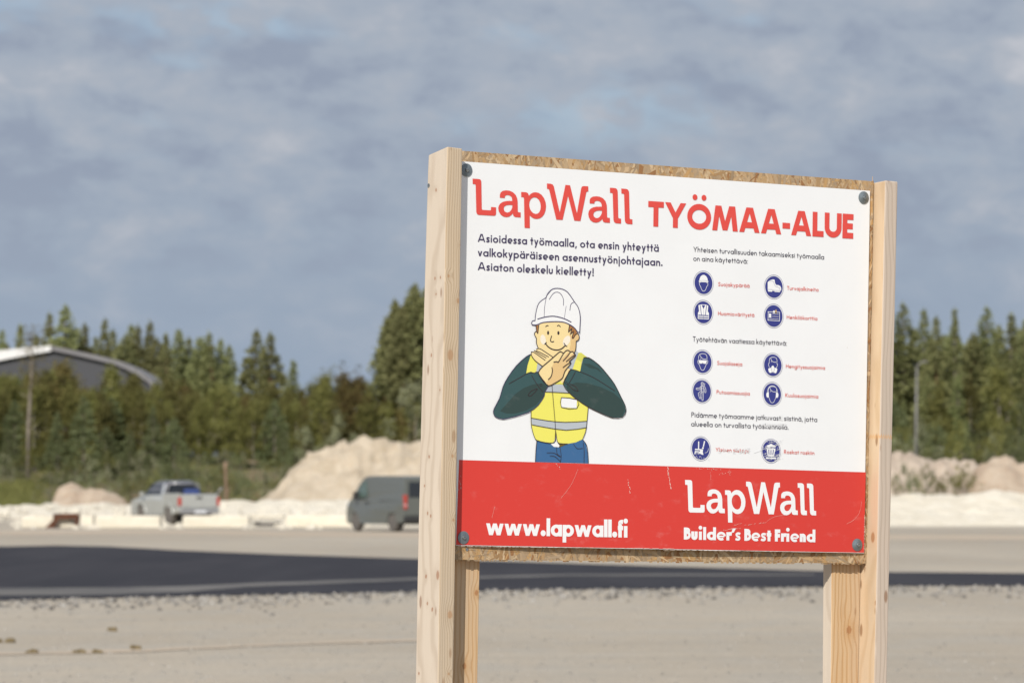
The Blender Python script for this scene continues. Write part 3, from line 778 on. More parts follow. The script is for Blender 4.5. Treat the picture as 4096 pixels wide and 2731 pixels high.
def strip(name, path, th0, th1, mat, y0, y1):
    pr = [hp(x, y) for x, y in path]; n = len(pr); lo = []
    for i, (x, z) in enumerate(pr):
        a = Vector(pr[max(i - 1, 0)]); b = Vector(pr[min(i + 1, n - 1)]); d = (b - a).normalized(); nn = Vector((d.y, -d.x))
        if nn.y > 0: nn = -nn
        th = th0 + (th1 - th0) * min(1, i / 3); lo.append((x + nn.x * th, z + nn.y * th))
    mb = MB(); mb.prism(pr + lo[::-1], y0, y1); return mb.build(name, mat, t)
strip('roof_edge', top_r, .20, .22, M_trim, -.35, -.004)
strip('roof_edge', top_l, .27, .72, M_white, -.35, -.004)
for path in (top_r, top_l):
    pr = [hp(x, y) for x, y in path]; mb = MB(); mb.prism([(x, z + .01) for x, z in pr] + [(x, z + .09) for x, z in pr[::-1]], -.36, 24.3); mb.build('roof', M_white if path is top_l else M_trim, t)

# ------------------------------------------------------------------ street lamp
M_galv = plain('galvanised_steel', (0.20, 0.195, 0.19, 1), .55, .4, .3, .1, 3)
p = at(2106, 842, 281); zb = tz(p.x, 281); H = p.z - zb
t = thing('street_lamp', 'grey street lamp with a short arm in front of the right forest', 'street lamp', (p.x, 281, zb))
mb = MB(); mb.tube([(-.12, 0, -.5), (-.06, 0, H * .5), (0, 0, H)], [.085, .07, .055], 10); mb.build('pole', M_galv, t, smooth=True)
mb = MB(); mb.tube([(0, 0, H - .02), (.12, 0, H + .16), (.34, 0, H + .27)], [.055, .045, .035], 8); mb.build('arm', M_galv, t, smooth=True)
mb = MB(); mb.box((.27, -.09, H + .235), (.60, .09, H + .315)); mb.build('lamp_head', M_galv, t, bevel=.02)
# ------------------------------------------------------------------ vehicles
def paint(name, c, rough=.28, metal=.35):
    m = MatB(name, rough, .5, metal)
    m.b.inputs['Coat Weight'].default_value = .5; m.b.inputs['Coat Roughness'].default_value = .08
    n = m.noise(m.mapv((3, 3, 6)), 1, 5, .6)
    m.color(m.mix(m.step(n, .35, .75), c, tuple(x * .86 + .02 for x in c[:3]) + (1,))); return m.mat
M_silver = paint('silver_paint', (.44, .45, .43, 1), .28, .3)
M_cab = paint('dark_cab_top', (.11, .11, .125, 1), .3, .3)
M_glint = paint('glint_silver', (.72, .73, .72, 1), .22, .5)
M_vanp = paint('dark_grey_paint', (.130, .140, .126, 1), .34, .25)
M_glass = plain('car_glass', (.022, .026, .032, 1), .06, .6, 0, 0)
M_gglass = plain('pale_green_glass', (.085, .125, .110, 1), .08, .6, 0, 0)
M_bglass = plain('blue_glass', (.035, .065, .22, 1), .12, .6, 0, 0)
M_tyre = plain('dusty_tyre', (.13, .12, .11, 1), .85, .2, 0, .2, 8)
M_rim = plain('wheel_rim', (.36, .36, .37, 1), .35, .5, .6, .05)
M_blk = plain('black_plastic', (.035, .035, .036, 1), .6, .3, 0, .1)
M_tail = plain('tail_light_red', (.40, .05, .035, 1), .2, .6, 0, 0)
M_tailp = plain('tail_light_clear', (.62, .30, .30, 1), .2, .6, 0, 0)
M_plate = plain('number_plate', (.62, .64, .68, 1), .4, .4, 0, 0)
def arch(xc, r, zc, n=10):
    return [(xc + r * math.cos(math.pi * (1 - i / n)), zc + r * math.sin(math.pi * (1 - i / n))) for i in range(n + 1)]
def car_body(name, prof, hw, mat, root, cuts, bevel=.035):
    """profile (x, z) across the car; hw(z) = half width at that height"""
    bm = bmesh.new()
    a = [bm.verts.new((x, -1, z)) for x, z in prof]; b = [bm.verts.new((x, 1, z)) for x, z in prof]
    n = len(prof)
    bm.faces.new(a); bm.faces.new(b[::-1])
    for i in range(n): bm.faces.new((a[i], b[i], b[(i + 1) % n], a[(i + 1) % n]))
    for z in cuts:
        bmesh.ops.bisect_plane(bm, geom=bm.verts[:] + bm.edges[:] + bm.faces[:], plane_co=(0, 0, z), plane_no=(0, 0, 1))
    for v in bm.verts: v.co.y *= hw(v.co.x, v.co.z)
    bmesh.ops.recalc_face_normals(bm, faces=bm.faces)
    es = [e for e in bm.edges if len(e.link_faces) == 2 and e.calc_face_angle(0) > .6]
    bmesh.ops.bevel(bm, geom=es, offset=bevel, segments=3, affect='EDGES', profile=.5, clamp_overlap=True)
    me = bpy.data.meshes.new(name); bm.to_mesh(me); bm.free(); me.materials.append(mat)
    o = bpy.data.objects.new(name, me); C.objects.link(o); o.parent = root; return o
def side_panel(name, pts, hw, mat, root, off=.012, th=.01):
    for s in (1, -1):
        mb = MB(); n = len(pts)
        o_ = [(x, s * (hw(x, z) + off), z) for x, z in pts]; i_ = [(x, s * (hw(x, z) + off - th - .03), z) for x, z in pts]
        mb.add(o_ + i_, [tuple(range(n)), tuple(range(2 * n - 1, n - 1, -1))] + [(i, (i + 1) % n, (i + 1) % n + n, i + n) for i in range(n)])
        mb.build(name, mat, root)
def wheel(root, x, y, r, w):
    s = 1 if y > 0 else -1
    tb = MB(); tb.lathe([(r * .62, -w / 2), (r * .93, -w / 2), (r, -w * .32), (r, w * .32), (r * .93, w / 2), (r * .62, w / 2)], (x, y, r), (0, s, 0), 28)
    wl = tb.build('wheel', M_tyre, root, smooth=False, bevel=.008)
    rb = MB(); rb.lathe([(r * .62, w * .1), (r * .62, w * .44), (r * .55, w * .36), (r * .2, w * .40), (r * .16, w * .47), (.01, w * .47)], (x, y, r), (0, s, 0), 28)
    for k in range(5):
        t = 2 * math.pi * k / 5; c, sn = math.cos(t), math.sin(t)
        q = lambda d, h: (x + c * d - sn * h, y + s * w * .40, r + sn * d + c * h)
        pts = [q(r * .18, -r * .09), q(r * .58, -r * .06), q(r * .58, r * .06), q(r * .18, r * .09)]
        rb.add(pts + [(p[0], p[1] + s * w * .07, p[2]) for p in pts], [(0, 1, 2, 3), (7, 6, 5, 4), (0, 4, 5, 1), (1, 5, 6, 2), (2, 6, 7, 3), (3, 7, 4, 0)])
    rim = rb.build('rim', M_rim, wl)
    return wl
def lbox(name, lo, hi, mat, root, bevel=.01):
    mb = MB(); mb.box(lo, hi); return mb.build(name, mat, root, bevel=bevel)

# --- pickup: open-bed double cab seen from behind on its left
def pickup():
    a = R(27); L_ = Vector((-math.cos(a), -math.sin(a), 0))
    d = px_dir(410 * DS, 1204 * DS); rl = Vector((d.x / d.y * 207.5, 207.5, 0))
    rc = rl - L_ * .92
    t = thing('pickup', 'silver pickup with an open bed parked behind the pale slabs', 'pickup', rc, math.pi / 2 + a)
    hw = lambda x, z: .92 if z < 1.02 else .92 - (z - 1.02) * .33 if z < 1.5 else .92 - .158 - (z - 1.5) * .5
    low = [(0.02, .52), (.55, .45)] + arch(1.12, .45, .42) + [(1.75, .38), (3.35, .38)] + arch(4.02, .45, .42) + [(4.75, .38), (5.1, .42), (5.17, .62), (5.12, .86), (4.98, 1.02), (4.55, 1.10), (3.92, 1.19), (3.22, 1.72), (3.0, 1.80), (2.3, 1.835), (1.98, 1.80), (1.80, 1.60), (1.76, 1.26), (1.74, .78), (.02, .78)]
    bd = car_body('body', low, hw, M_silver, t, (1.02, 1.25, 1.5), .04)
    bd.data.materials.append(M_cab)
    for p_ in bd.data.polygons:
        if p_.center.z > 1.262: p_.material_index = 1  # upper cab gets a darker colour than the body
    side_panel('cab_glint', [(1.78, 1.255), (2.00, 1.255), (2.18, 1.70), (1.98, 1.72), (1.83, 1.58)], hw, M_glint, t, .014)  # highlight on the cab's rear corner, put in as a bright strip
    for s in (1, -1):
        y0, y1 = (.80, .918) if s > 0 else (-.918, -.80)
        lbox('bed_side', (.06, y0, .76), (1.735, y1, 1.28), M_silver, t, .03)
        lbox('bed_rail', (.06, y0 + .01, 1.275), (1.72, y1 - .01, 1.31), M_blk if s < 0 else M_silver, t, .01)
    lbox('tailgate', (-.03, -.795, .70), (.05, .795, 1.27), M_silver, t, .03)
    lbox('tailgate_handle', (-.05, -.13, 1.08), (-.028, .13, 1.16), M_blk, t, .006)
    lbox('rear_bumper', (-.16, -.86, .46), (.03, .86, .64), M_rim, t, .03)
    lbox('front_bumper', (5.10, -.88, .36), (5.24, .88, .62), M_silver, t, .04)
    for s in (1, -1):
        y0, y1 = (.80, .935) if s > 0 else (-.935, -.80)
        lbox('tail_light', (-.045, y0, .80), (.07, y1, 1.14), M_tail, t, .012)
        lbox('headlight', (4.93, y0 - .1, .80), (5.12, y1 - .03, .98), M_plate, t, .02)
        wheel(t, 1.12, s * .80, .385, .25); wheel(t, 4.02, s * .80, .385, .25)
        mb = MB(); mb.box((3.55, s * .93 - .03 + s * .08, 1.18), (3.72, s * .93 + .03 + s * .16, 1.36)); mb.build('mirror', M_silver, t, bevel=.03)
        # flared arches
        for xc in (1.12, 4.02):
            A, B = arch(xc, .52, .42, 12), arch(xc, .45, .42, 12)
            mb = MB(); mb.prism(A + B[::-1], s * .90, s * .955); mb.build('wheel_arch', M_silver, t, bevel=.012)
        mb = MB(); mb.box((1.75, s * .90, .33), (3.3, s * .99, .40)); mb.build('side_step', M_blk, t, bevel=.015)
    lbox('licence_plate', (-.175, -.26, .49), (-.158, .26, .60), M_plate, t, .003)
    side_panel('side_window', [(2.02, 1.27), (2.78, 1.25), (2.78, 1.66), (2.2, 1.68)], hw, M_glass, t)
    side_panel('side_window', [(2.86, 1.25), (3.68, 1.23), (3.25, 1.6), (3.05, 1.66), (2.86, 1.66)], hw, M_glass, t)
    mb = MB(); mb.add([(1.775, -.66, 1.32), (1.775, .66, 1.32), (1.80, .58, 1.66), (1.80, -.58, 1.66)], [(0, 1, 2, 3)])
    mb.add([(1.74, -.66, 1.32), (1.74, .66, 1.32), (1.775, .58, 1.66), (1.775, -.58, 1.66)], [(3, 2, 1, 0)]); mb.build('rear_window', M_glass, t)
    lbox('blue_block', (1.45, -.68, 1.24), (1.62, .02, 1.49), plain('dull_blue', (.045, .07, .20, 1), .5, .3, 0, .2, 8), t, .05)  # blue block standing in the bed behind the cab
    mb = MB(); mb.add([(3.30, -.70, 1.70), (3.30, .70, 1.70), (3.93, .80, 1.23), (3.93, -.80, 1.23)], [(0, 1, 2, 3)])
    mb.v = [(x + .02, y, z + .012) for x, y, z in mb.v]; mb.build('windscreen', M_glass, t)
    mb = MB()
    for s in (1, -1): mb.tube([(1.66, s * .72, 1.28), (1.62, s * .70, 1.62), (1.60, s * .60, 1.72)], [.035] * 3, 8)
    mb.tube([(1.60, -.60, 1.72), (1.60, .60, 1.72)], [.035] * 2, 8); mb.build('roll_bar', M_rim, t, smooth=True)
    mb = MB(); mb.tube([(.12, -.86, 1.29), (.05, -.96, 1.44), (-.02, -1.08, 1.56)], [.035, .03, .02], 8); mb.build('bed_hook', M_rim, t, smooth=True)
    mb = MB(); mb.prism([(1.5, .40), (3.5, .40), (3.5, .55), (1.5, .55)], -.7, .7); mb.box((.2, -.6, .40), (.95, .6, .56)); mb.build('underbody', M_blk, t)
pickup()

# --- van
def van():
    a = R(27.5); L_ = Vector((-math.cos(a), -math.sin(a), 0))
    d = px_dir(926 * DS, 1220 * DS); rl = Vector((d.x / d.y * 176.2, 176.2, 0))
    rc = rl - L_ * .95
    t = thing('van', 'dark grey delivery van half hidden behind the left post of the sign', 'van', rc, math.pi / 2 + a)
    hw = lambda x, z: .95 - max(0, z - 1.05) * .10 - (max(0, x - 3.4) * .07)
    low = [(0, .34), (.35, .30)] + arch(.92, .37, .32) + [(1.5, .27), (3.35, .27)] + arch(3.98, .37, .32) + [(4.5, .25), (4.78, .28), (4.84, .5), (4.80, .82), (4.62, 1.02), (4.30, 1.20), (3.72, 1.66), (3.36, 1.89), (3.1, 1.955), (2.4, 1.975), (.3, 1.965), (.10, 1.92), (.03, 1.6), (0, 1.0)]
    car_body('body', low, hw, M_vanp, t, (.62, 1.05, 1.5), .05)
    side_panel('side_window', [(3.02, 1.22), (3.95, 1.16), (3.72, 1.45), (3.42, 1.72), (3.10, 1.78)], hw, M_gglass, t)
    side_panel('rubbing_strip', [(.5, .66), (4.4, .66), (4.4, .74), (.5, .74)], hw, M_vanp, t, .02, .02)
    side_panel('door_rail', [(.25, 1.10), (2.0, 1.10), (2.0, 1.13), (.25, 1.13)], hw, M_vanp, t, .010, .01)
    mb = MB(); mb.add([(3.40, -.74, 1.90), (3.40, .74, 1.90), (4.30, .80, 1.23), (4.30, -.80, 1.23), (3.78, .77, 1.655), (3.78, -.77, 1.655)], [(0, 1, 4, 5), (5, 4, 2, 3)]); mb.build('windscreen', M_glass, t)
    for s in (1, -1):
        y0, y1 = (.80, .955) if s > 0 else (-.955, -.80)
        lbox('tail_light', (-.035, y0, .98), (.08, y1 - .02 * s if s > 0 else y1, 1.30), M_tail, t, .015)
        lbox('tail_light', (-.033, y0, .90), (.08, y1 - .02 * s if s > 0 else y1, .976), M_tailp, t, .01)
        lbox('tail_light', (-.035, y0, .80), (.08, y1 - .02 * s if s > 0 else y1, .896), M_tail, t, .01)
        lbox('rear_window', (-.02, .05 if s > 0 else -.74, 1.20), (.04, .74 if s > 0 else -.05, 1.76), M_glass, t, .02)
        lbox('headlight', (4.52, (y0 + y1) / 2 - .13 - s * .1, .82), (4.83, (y0 + y1) / 2 + .06 - s * .1, 1.0), M_plate, t, .03)
        wheel(t, .92, s * .82, .33, .22); wheel(t, 3.98, s * .80, .33, .22)
        mb = MB(); mb.box((3.62, s * .98 - .06, 1.14), (3.76, s * 1.06 + .06, 1.40)); mb.build('mirror', M_blk, t, bevel=.03)
        lbox('door_handle', (2.9, s * .94 - .02, 1.00), (3.06, s * .97 + .02, 1.04), M_blk, t, .01)
    lbox('rear_bumper', (-.09, -.93, .36), (.05, .93, .56), M_blk, t, .03)
    lbox('front_bumper', (4.76, -.74, .28), (4.90, .74, .56), M_blk, t, .04)
    lbox('licence_plate', (-.012, -.26, .84), (.02, .26, .95), M_plate, t, .003)
    lbox('rear_door', (-.012, -.78, .58), (.03, -.008, 1.86), M_vanp, t, .012)
    lbox('rear_door', (-.012, .008, .58), (.03, .78, 1.86), M_vanp, t, .012)
    mb = MB(); mb.box((.3, -.6, .26), (4.3, .6, .40)); mb.build('underbody', M_blk, t)
van()
# ------------------------------------------------------------------ the construction sign
RF = Matrix(((0.83840239, -0.01707067, -0.54478438), (0.03874721, 0.99884732, 0.02833187), (0.54367277, -0.04486238, 0.83809742)))
TF = Vector((0.37660095, 0.05080712, 12.06713988))       # panel centre as seen from the camera (x right, y down, z ahead)
cP, sP = math.cos(PITCH), math.sin(PITCH)
CAMW = Matrix(((1, 0, 0), (0, sP, cP), (0, -cP, sP)))     # that frame -> world
U_ = CAMW @ RF.col[0]; V_ = -(CAMW @ RF.col[1]); I_ = CAMW @ RF.col[2]
CEN = Vector((0, 0, EYE)) + CAMW @ TF
ZB = CEN.z / V_.z
sign = thing('construction_sign', 'wooden building site sign with a white and red safety notice on two posts', 'sign')
sign.matrix_world = Matrix.Translation(CEN - V_ * ZB) @ Matrix((U_, I_, V_)).transposed().to_4x4()
def back(x, y, w=0.0):
    """photo pixel -> (u, v) on the plane w metres in front of the panel plane, measured from the panel centre"""
    d = RF.transposed() @ Vector(((x - 2048) / FPX, (y - 1365.5) / FPX, 1.0)); q = RF.transposed() @ TF
    s = (q.z - w) / d.z; p = d * s - q
    return Vector((p.x, -p.y))
def bow(u, v):
    t = (0.45 - v) / 0.9
    return 0.011 * max(0.0, 1 - (u / 0.6) ** 2) * max(0.0, min(1.05, t)) ** 2
def onp(x, y):
    p = back(x, y)
    for _ in range(3): p = back(x, y, bow(p.x, p.y))
    return p
def loc(u, v, w): return (u, -w, v + ZB)

def wood(name, a, b, knot=(0.30, 0.17, 0.09, 1), rings=38.0, joint=None, seed=0, kn=0.9, knots=()):
    m = MatB(name, 0.75, 0.2)
    L3 = (seed * 1.7, seed * 2.3, seed * 0.9)
    warp = m.noise(m.mapv((5, 5, 1.6), loc=L3), 1, 3, .5)
    kv = m.mapv((9.0, 9.0, 5.2), loc=L3)
    kd = m.vor(kv)
    kmask = m.step(kd, .085, .05); halo = m.step(kd, .30, .06)
    for (kx, ky, kz, kr) in knots:
        vm = m.N.new('ShaderNodeVectorMath'); vm.operation = 'DISTANCE'
        m.L.new(m.mapv((1, 1, .75)), vm.inputs[0]); vm.inputs[1].default_value = (kx, ky, kz * .75)
        dd = m.math('ADD', vm.outputs['Value'], m.math('MULTIPLY', m.math('SUBTRACT', m.noise(m.mapv((180, 180, 180)), 1, 3, .6), .5), kr * .8))
        kmask = m.math('MAXIMUM', kmask, m.step(dd, kr, kr * .55)); halo = m.math('MAXIMUM', halo, m.step(dd, kr * 4.5, kr * .7))
    # growth rings: thin bands along the length, bent round the knots
    g = m.math('ADD', m.math('MULTIPLY', warp, 2.6), m.math('MULTIPLY', halo, min(0.5, rings * .0045)))
    sx = m.N.new('ShaderNodeSeparateXYZ'); m.L.new(m.mapv((rings, rings * .8, .35), loc=L3), sx.inputs[0])
    ph = m.math('ADD', m.math('ADD', sx.outputs[0], sx.outputs[1]), m.math('ADD', sx.outputs[2], m.math('MULTIPLY', g, 2.2)))
    band = m.math('FRACT', ph, 0)
    ringd = m.step(m.math('ABSOLUTE', m.math('SUBTRACT', band, .5), 0), .22, .48)
    fine = m.noise(m.mapv((420, 420, 5), loc=L3), 1, 3, .6)
    blot = m.noise(m.mapv((14, 14, 2.2), loc=L3), 1, 5, .6)
    c = m.mix(m.math('MULTIPLY', ringd, .75), a, b)
    c = m.mix(m.math('MULTIPLY', m.step(fine, .45, .75), .28), c, b)
    c = m.mix(m.math('MULTIPLY', m.step(blot, .55, .75), .30), c, tuple(x * .72 for x in a[:3]) + (1,))
    c = m.mix(m.math('MULTIPLY', m.step(blot, .42, .28), .35), c, tuple(min(1, x * 1.12) for x in a[:3]) + (1,))
    crk = m.noise(m.mapv((95, 95, 1.5), loc=(seed * 3.3, 1, seed)), 1, 2, .4)
    c = m.mix(m.math('MULTIPLY', m.step(crk, .735, .765), .7), c, tuple(x * .42 for x in b[:3]) + (1,))
    grey = m.noise(m.mapv((7, 7, .9), loc=(seed, 4, 2)), 1, 5, .6)
    c = m.mix(m.math('MULTIPLY', m.step(grey, .46, .70), .34), c, (.40, .355, .30, 1))
    if kn:
        c = m.mix(m.math('MULTIPLY', m.math('MULTIPLY', halo, halo), .45 * kn), c, b)
        c = m.mix(m.math('MULTIPLY', kmask, kn), c, knot)
        kd2 = m.vor(m.mapv((22, 22, 7.5), loc=(seed + 3.1, 1.7, .4)))
        c = m.mix(m.math('MULTIPLY', m.step(kd2, .15, .08), .85 * kn), c, tuple(x * .7 for x in knot[:3]) + (1,))
    if joint:
        zz = m.N.new('ShaderNodeSeparateXYZ'); m.L.new(m.mapv(), zz.inputs[0])
        tooth = m.math('MULTIPLY', m.math('PINGPONG', m.math('MULTIPLY', m.math('ADD', zz.outputs[0], zz.outputs[1]), 1.0), .0035), 2.6)
        dz = m.math('ABSOLUTE', m.math('SUBTRACT', m.math('ADD', zz.outputs[2], tooth), joint), 0)
        c = m.mix(m.math('MULTIPLY', m.step(dz, .0055, .001), .5), c, (.62, .30, .07, 1))
    m.color(c).bump(m.math('SUBTRACT', fine, m.math('MULTIPLY', ringd, .5)), .35, .0012)
    return m.mat
def u_line(pa, pb, w):
    """u at foot and top of an edge running through two photo pixels"""
    a, b = back(*pa, w), back(*pb, w)
    k = (b.x - a.x) / (b.y - a.y)
    return lambda v: a.x + k * (v - a.y)
WF, WBK = .034, -.064            # front and back faces of the upright timbers, from the panel plane
fr = u_line((1848.6, 700), (1813.5, 2700), WF); Wd = .0425
UR = u_line((3592, 760), (3549.5, 2700), WF + .004); WR = .0395
def kn_at(x, y, w, u=None, r=.006):
    p = back(x, y, w); return (p.x if u is None else u(p.y), -w, p.y + ZB, r)
LFu = lambda v: fr(v) - Wd
KL = [kn_at(x, y, w, LFu, r) for x, y, w, r in ((1741, 760, -.012, .0045), (1733, 1113, -.010, .004), (1764, 1110, .014, .0035), (1741, 1176, -.004, .003), (1706, 1942, -.040, .0035), (1716, 2052, -.024, .0042), (1726, 2063, -.010, .0042), (1720, 1826, -.022, .004), (1703, 2304, -.026, .005), (1712, 2412, -.018, .004), (1732, 2436, .004, .005), (1718, 1420, -.020, .004), (1775, 1560, .020, .003), (1675, 2692, -.050, .004))]
KLf = [kn_at(x, y, WF, None, r) for x, y, r in ((1833, 1203, .006), (1794, 1104, .004), (1810, 1823, .004), (1814, 2078, .004), (1800, 2457, .0085), (1795, 2693, .0035), (1842, 980, .003))]
KB = [kn_at(x, y, -.0265, None, r) for x, y, r in ((3396, 2519, .010), (1858, 2662, .007), (1906, 2370, .006))]
KR = [kn_at(x, y, WF + .004, None, r) for x, y, r in ((3548, 1277, .0095), (3508, 2411, .008), (3540, 1690, .003))]
KRf = [kn_at(x, y, .010, lambda v: UR(v) - WR, r) for x, y, r in ((3500, 1775, .006), (3485, 2059, .003), (3490, 1270, .006), (3498, 2410, .008), (3490, 2560, .004))]
W_paleL = wood('weathered_pine', (.60, .515, .42, 1), (.495, .41, .322, 1), (.34, .18, .11, 1), 22, None, 1, .8, KL)
W_tanL = wood('edge_grain_pine', (.53, .425, .305, 1), (.385, .285, .185, 1), (.36, .19, .09, 1), 150, None, 2, .6, KLf)
W_bk = wood('resinous_pine', (.57, .40, .235, 1), (.44, .25, .105, 1), (.36, .18, .08, 1), 75, None, 5, .9, KB)
W_palR = wood('weathered_pine_joined', (.52, .435, .36, 1), (.42, .34, .27, 1), (.33, .18, .10, 1), 90, ZB - .157, 7, .9, KRf)
W_tanR = wood('fresh_pine_joined', (.60, .455, .305, 1), (.52, .37, .225, 1), (.36, .19, .09, 1), 24, ZB - .157, 9, .9, KR)

def beam(name, corners_lo, corners_hi, mats, bevel=.003, mid=None):
    """four (u, w) corners at the foot and at the top, each with its height; side faces looking left take material 1"""
    mb = MB()
    rings = [corners_lo] + (mid or []) + [corners_hi]
    vs = [loc(u, v, w) for rg_ in rings for u, w, v in rg_]; nr_ = len(rings) - 1
    mb.add(vs, [(3, 2, 1, 0), tuple(4 * nr_ + k for k in range(4))] + [(4 * q + k, 4 * q + (k + 1) % 4, 4 * q + 4 + (k + 1) % 4, 4 * q + 4 + k) for q in range(nr_) for k in range(4)])
    o = mb.build(name, mats, sign, bevel=bevel, segs=3)
    if len(mats) > 1:
        for p in o.data.polygons:
            if p.normal.x < -.75: p.material_index = 1
    return o
FOOT = -ZB - .45
# left upright
vt = back(1849.5, 594, WF).y
lo = [(fr(FOOT) - Wd, WBK, FOOT), (fr(FOOT), WBK, FOOT), (fr(FOOT), WF, FOOT), (fr(FOOT) - Wd, WF, FOOT)]
def ring(v, bk): return [(fr(v) - Wd, bk, v), (fr(v), bk, v), (fr(v), WF, v), (fr(v) - Wd, WF, v)]
mids = [ring(-.45, WBK - .001), ring(-.1, WBK + .003), ring(.2, WBK + .008), ring(vt - .05, WBK + .013)]
hi = [(fr(vt) - Wd, WBK + .015, vt - .013), (fr(vt), WBK + .015, vt - .012), (fr(vt), WF, vt), (fr(vt) - Wd, WF, vt + .002)]
beam('post', lo, hi, [W_tanL, W_paleL], .004, mids)
# right upright
vtr = back(3592, 727, WF).y
lo = [(UR(FOOT) - WR, WBK, FOOT), (UR(FOOT), WBK, FOOT), (UR(FOOT), WF + .004, FOOT), (UR(FOOT) - WR, WF + .004, FOOT)]
hi = [(UR(vtr) - WR, WBK, vtr - .006), (UR(vtr), WBK, vtr - .006), (UR(vtr), WF + .004, vtr), (UR(vtr) - WR, WF + .004, vtr + .001)]
beam('post', lo, hi, [W_palR, W_tanR], .005)
# flat boards behind the chipboard
def flat_board(pa, pb, right_of=None, left_of=None, width=.098):
    WB0, WB1 = WBK + .001, -.0265
    e = u_line(pa, pb, WB1)
    vt2 = .40
    L = (lambda v: right_of(v) + .001) if right_of else (lambda v: e(v))
    Rr = (lambda v: e(v)) if right_of else (lambda v: left_of(v) - .001)
    lo = [(L(FOOT), WB0, FOOT), (Rr(FOOT), WB0, FOOT), (Rr(FOOT), WB1, FOOT), (L(FOOT), WB1, FOOT)]
    hi = [(L(vt2), WB0, vt2), (Rr(vt2), WB0, vt2), (Rr(vt2), WB1, vt2), (L(vt2), WB1, vt2)]
    return lo, hi
lo, hi = flat_board((1919.6, 2260), (1910.5, 2731), right_of=fr); beam('support_board', lo, hi, [W_bk])
lo, hi = flat_board((3327, 2290), (3324.5, 2731), left_of=lambda v: UR(v) - WR); beam('support_board', lo, hi, [W_bk, W_paleL])

# ---- chipboard backing with real flakes where it shows
OW = -.007
t0, t1 = back(1850, 605, OW), back(3493, 727, OW); b0, b1 = back(1828, 2237.5, OW), back(3465, 2252.5, OW)
OBu0 = fr(0) + .0015; OBv1, OBv0 = (t0.y + t1.y) / 2, (b0.y + b1.y) / 2
def osb_pt(u, v):
    """(0..1, 0..1) -> u, v"""
    top = (OBu0, t0.y), (t1.x, t1.y); bot = (OBu0 - .004, b0.y), (b1.x, b1.y)
    x0 = bot[0][0] + (top[0][0] - bot[0][0]) * v; x1 = bot[1][0] + (top[1][0] - bot[1][0]) * v
    y0 = bot[0][1] + (top[0][1] - bot[0][1]) * v; y1 = bot[1][1] + (top[1][1] - bot[1][1]) * v
    return x0 + (x1 - x0) * u, y0 + (y1 - y0) * u
M_osb = MatB('chipboard', .8, .15)
vc = M_osb.N.new('ShaderNodeVertexColor'); vc.layer_name = 'Col'
n1 = M_osb.noise(M_osb.mapv((160, 160, 160)), 1, 4, .6)
M_osb.color(M_osb.mix(.30, vc.outputs[0], M_osb.mix(n1, (.25, .15, .07, 1), (.85, .72, .5, 1)), 'OVERLAY')).bump(n1, .3, .001); M_osb = M_osb.mat
mb = MB(); ro = random.Random(12)
qs = [osb_pt(0, 0), osb_pt(1, 0), osb_pt(1, 1), osb_pt(0, 1)]
vs = [loc(u, v, -.022) for u, v in qs] + [loc(u, v, OW) for u, v in qs]
mb.add(vs, [(3, 2, 1, 0), (4, 5, 6, 7), (0, 1, 5, 4), (1, 2, 6, 5), (2, 3, 7, 6), (3, 0, 4, 7)], 0, (.47, .31, .165, 1))
shades = [(.48, .345, .20), (.52, .39, .25), (.42, .29, .165), (.56, .44, .30), (.36, .235, .125), (.46, .36, .25), (.33, .26, .185), (.30, .155, .07), (.60, .49, .345), (.40, .31, .215), (.38, .31, .235), (.50, .33, .16)]
def flake(cx, cy, ang, ln, wd, w, col, sagb=0.0):
    c, s = math.cos(ang), math.sin(ang)
    pts = []
    for dx, dy in ((-ln / 2, -wd / 2 * ro.uniform(.2, 1)), (ln / 2 * ro.uniform(.8, 1), -wd / 2), (ln / 2, wd / 2 * ro.uniform(.2, 1)), (-ln / 2 * ro.uniform(.8, 1), wd / 2)):
        pts.append((cx + dx * c - dy * s, cy + dx * s + dy * c))
    u0 = min(qs[0][0], qs[3][0]); 
    def inside(p):  # clip to the board
        return p
    tl = ro.uniform(0, .0006)
    out = []
    for i, (u, v) in enumerate(pts):
        k = (v - b0.y) / (t0.y - b0.y); k = max(0, min(1, k))
        umin = qs[0][0] + (qs[3][0] - qs[0][0]) * k; umax = qs[1][0] + (qs[2][0] - qs[1][0]) * k
        f = (u - umin) / (umax - umin); f = max(0, min(1, f))
        vmin = qs[0][1] + (qs[1][1] - qs[0][1]) * f; vmax = qs[3][1] + (qs[2][1] - qs[3][1]) * f
        out.append((max(umin, min(umax, u)), max(vmin - sagb, min(vmax + .0006, v)), w + (tl if i in (1, 2) else 0)))
    mb.add([loc(*p) for p in out], [(0, 1, 2, 3)], 0, col)
nf = 0
for k in range(6500):
    side = ro.random()
    if side < .44: f, g = ro.random(), ro.uniform(.955, 1.0)
    elif side < .88: f, g = ro.random(), ro.uniform(0.0, .055)
    else: f, g = ro.uniform(.965, 1.0), ro.random()
    u, v = osb_pt(f, g)
    sh = tuple(.85 * (.85 * a_ + .15 * b_) for a_, b_ in zip(ro.choice(shades), (.46, .335, .205))); q = ro.uniform(.9, 1.1)
    w = OW + .0003 + (k % 60) * .00003
    steep = ro.gauss(math.pi / 2, .55) if ro.random() < .75 else ro.uniform(0, math.pi)
    flake(u, v, steep, ro.uniform(.02, .08), ro.uniform(.002, .014), w, (sh[0] * q, sh[1] * q, sh[2] * q, 1), .003 if ro.random() < .12 else 0)
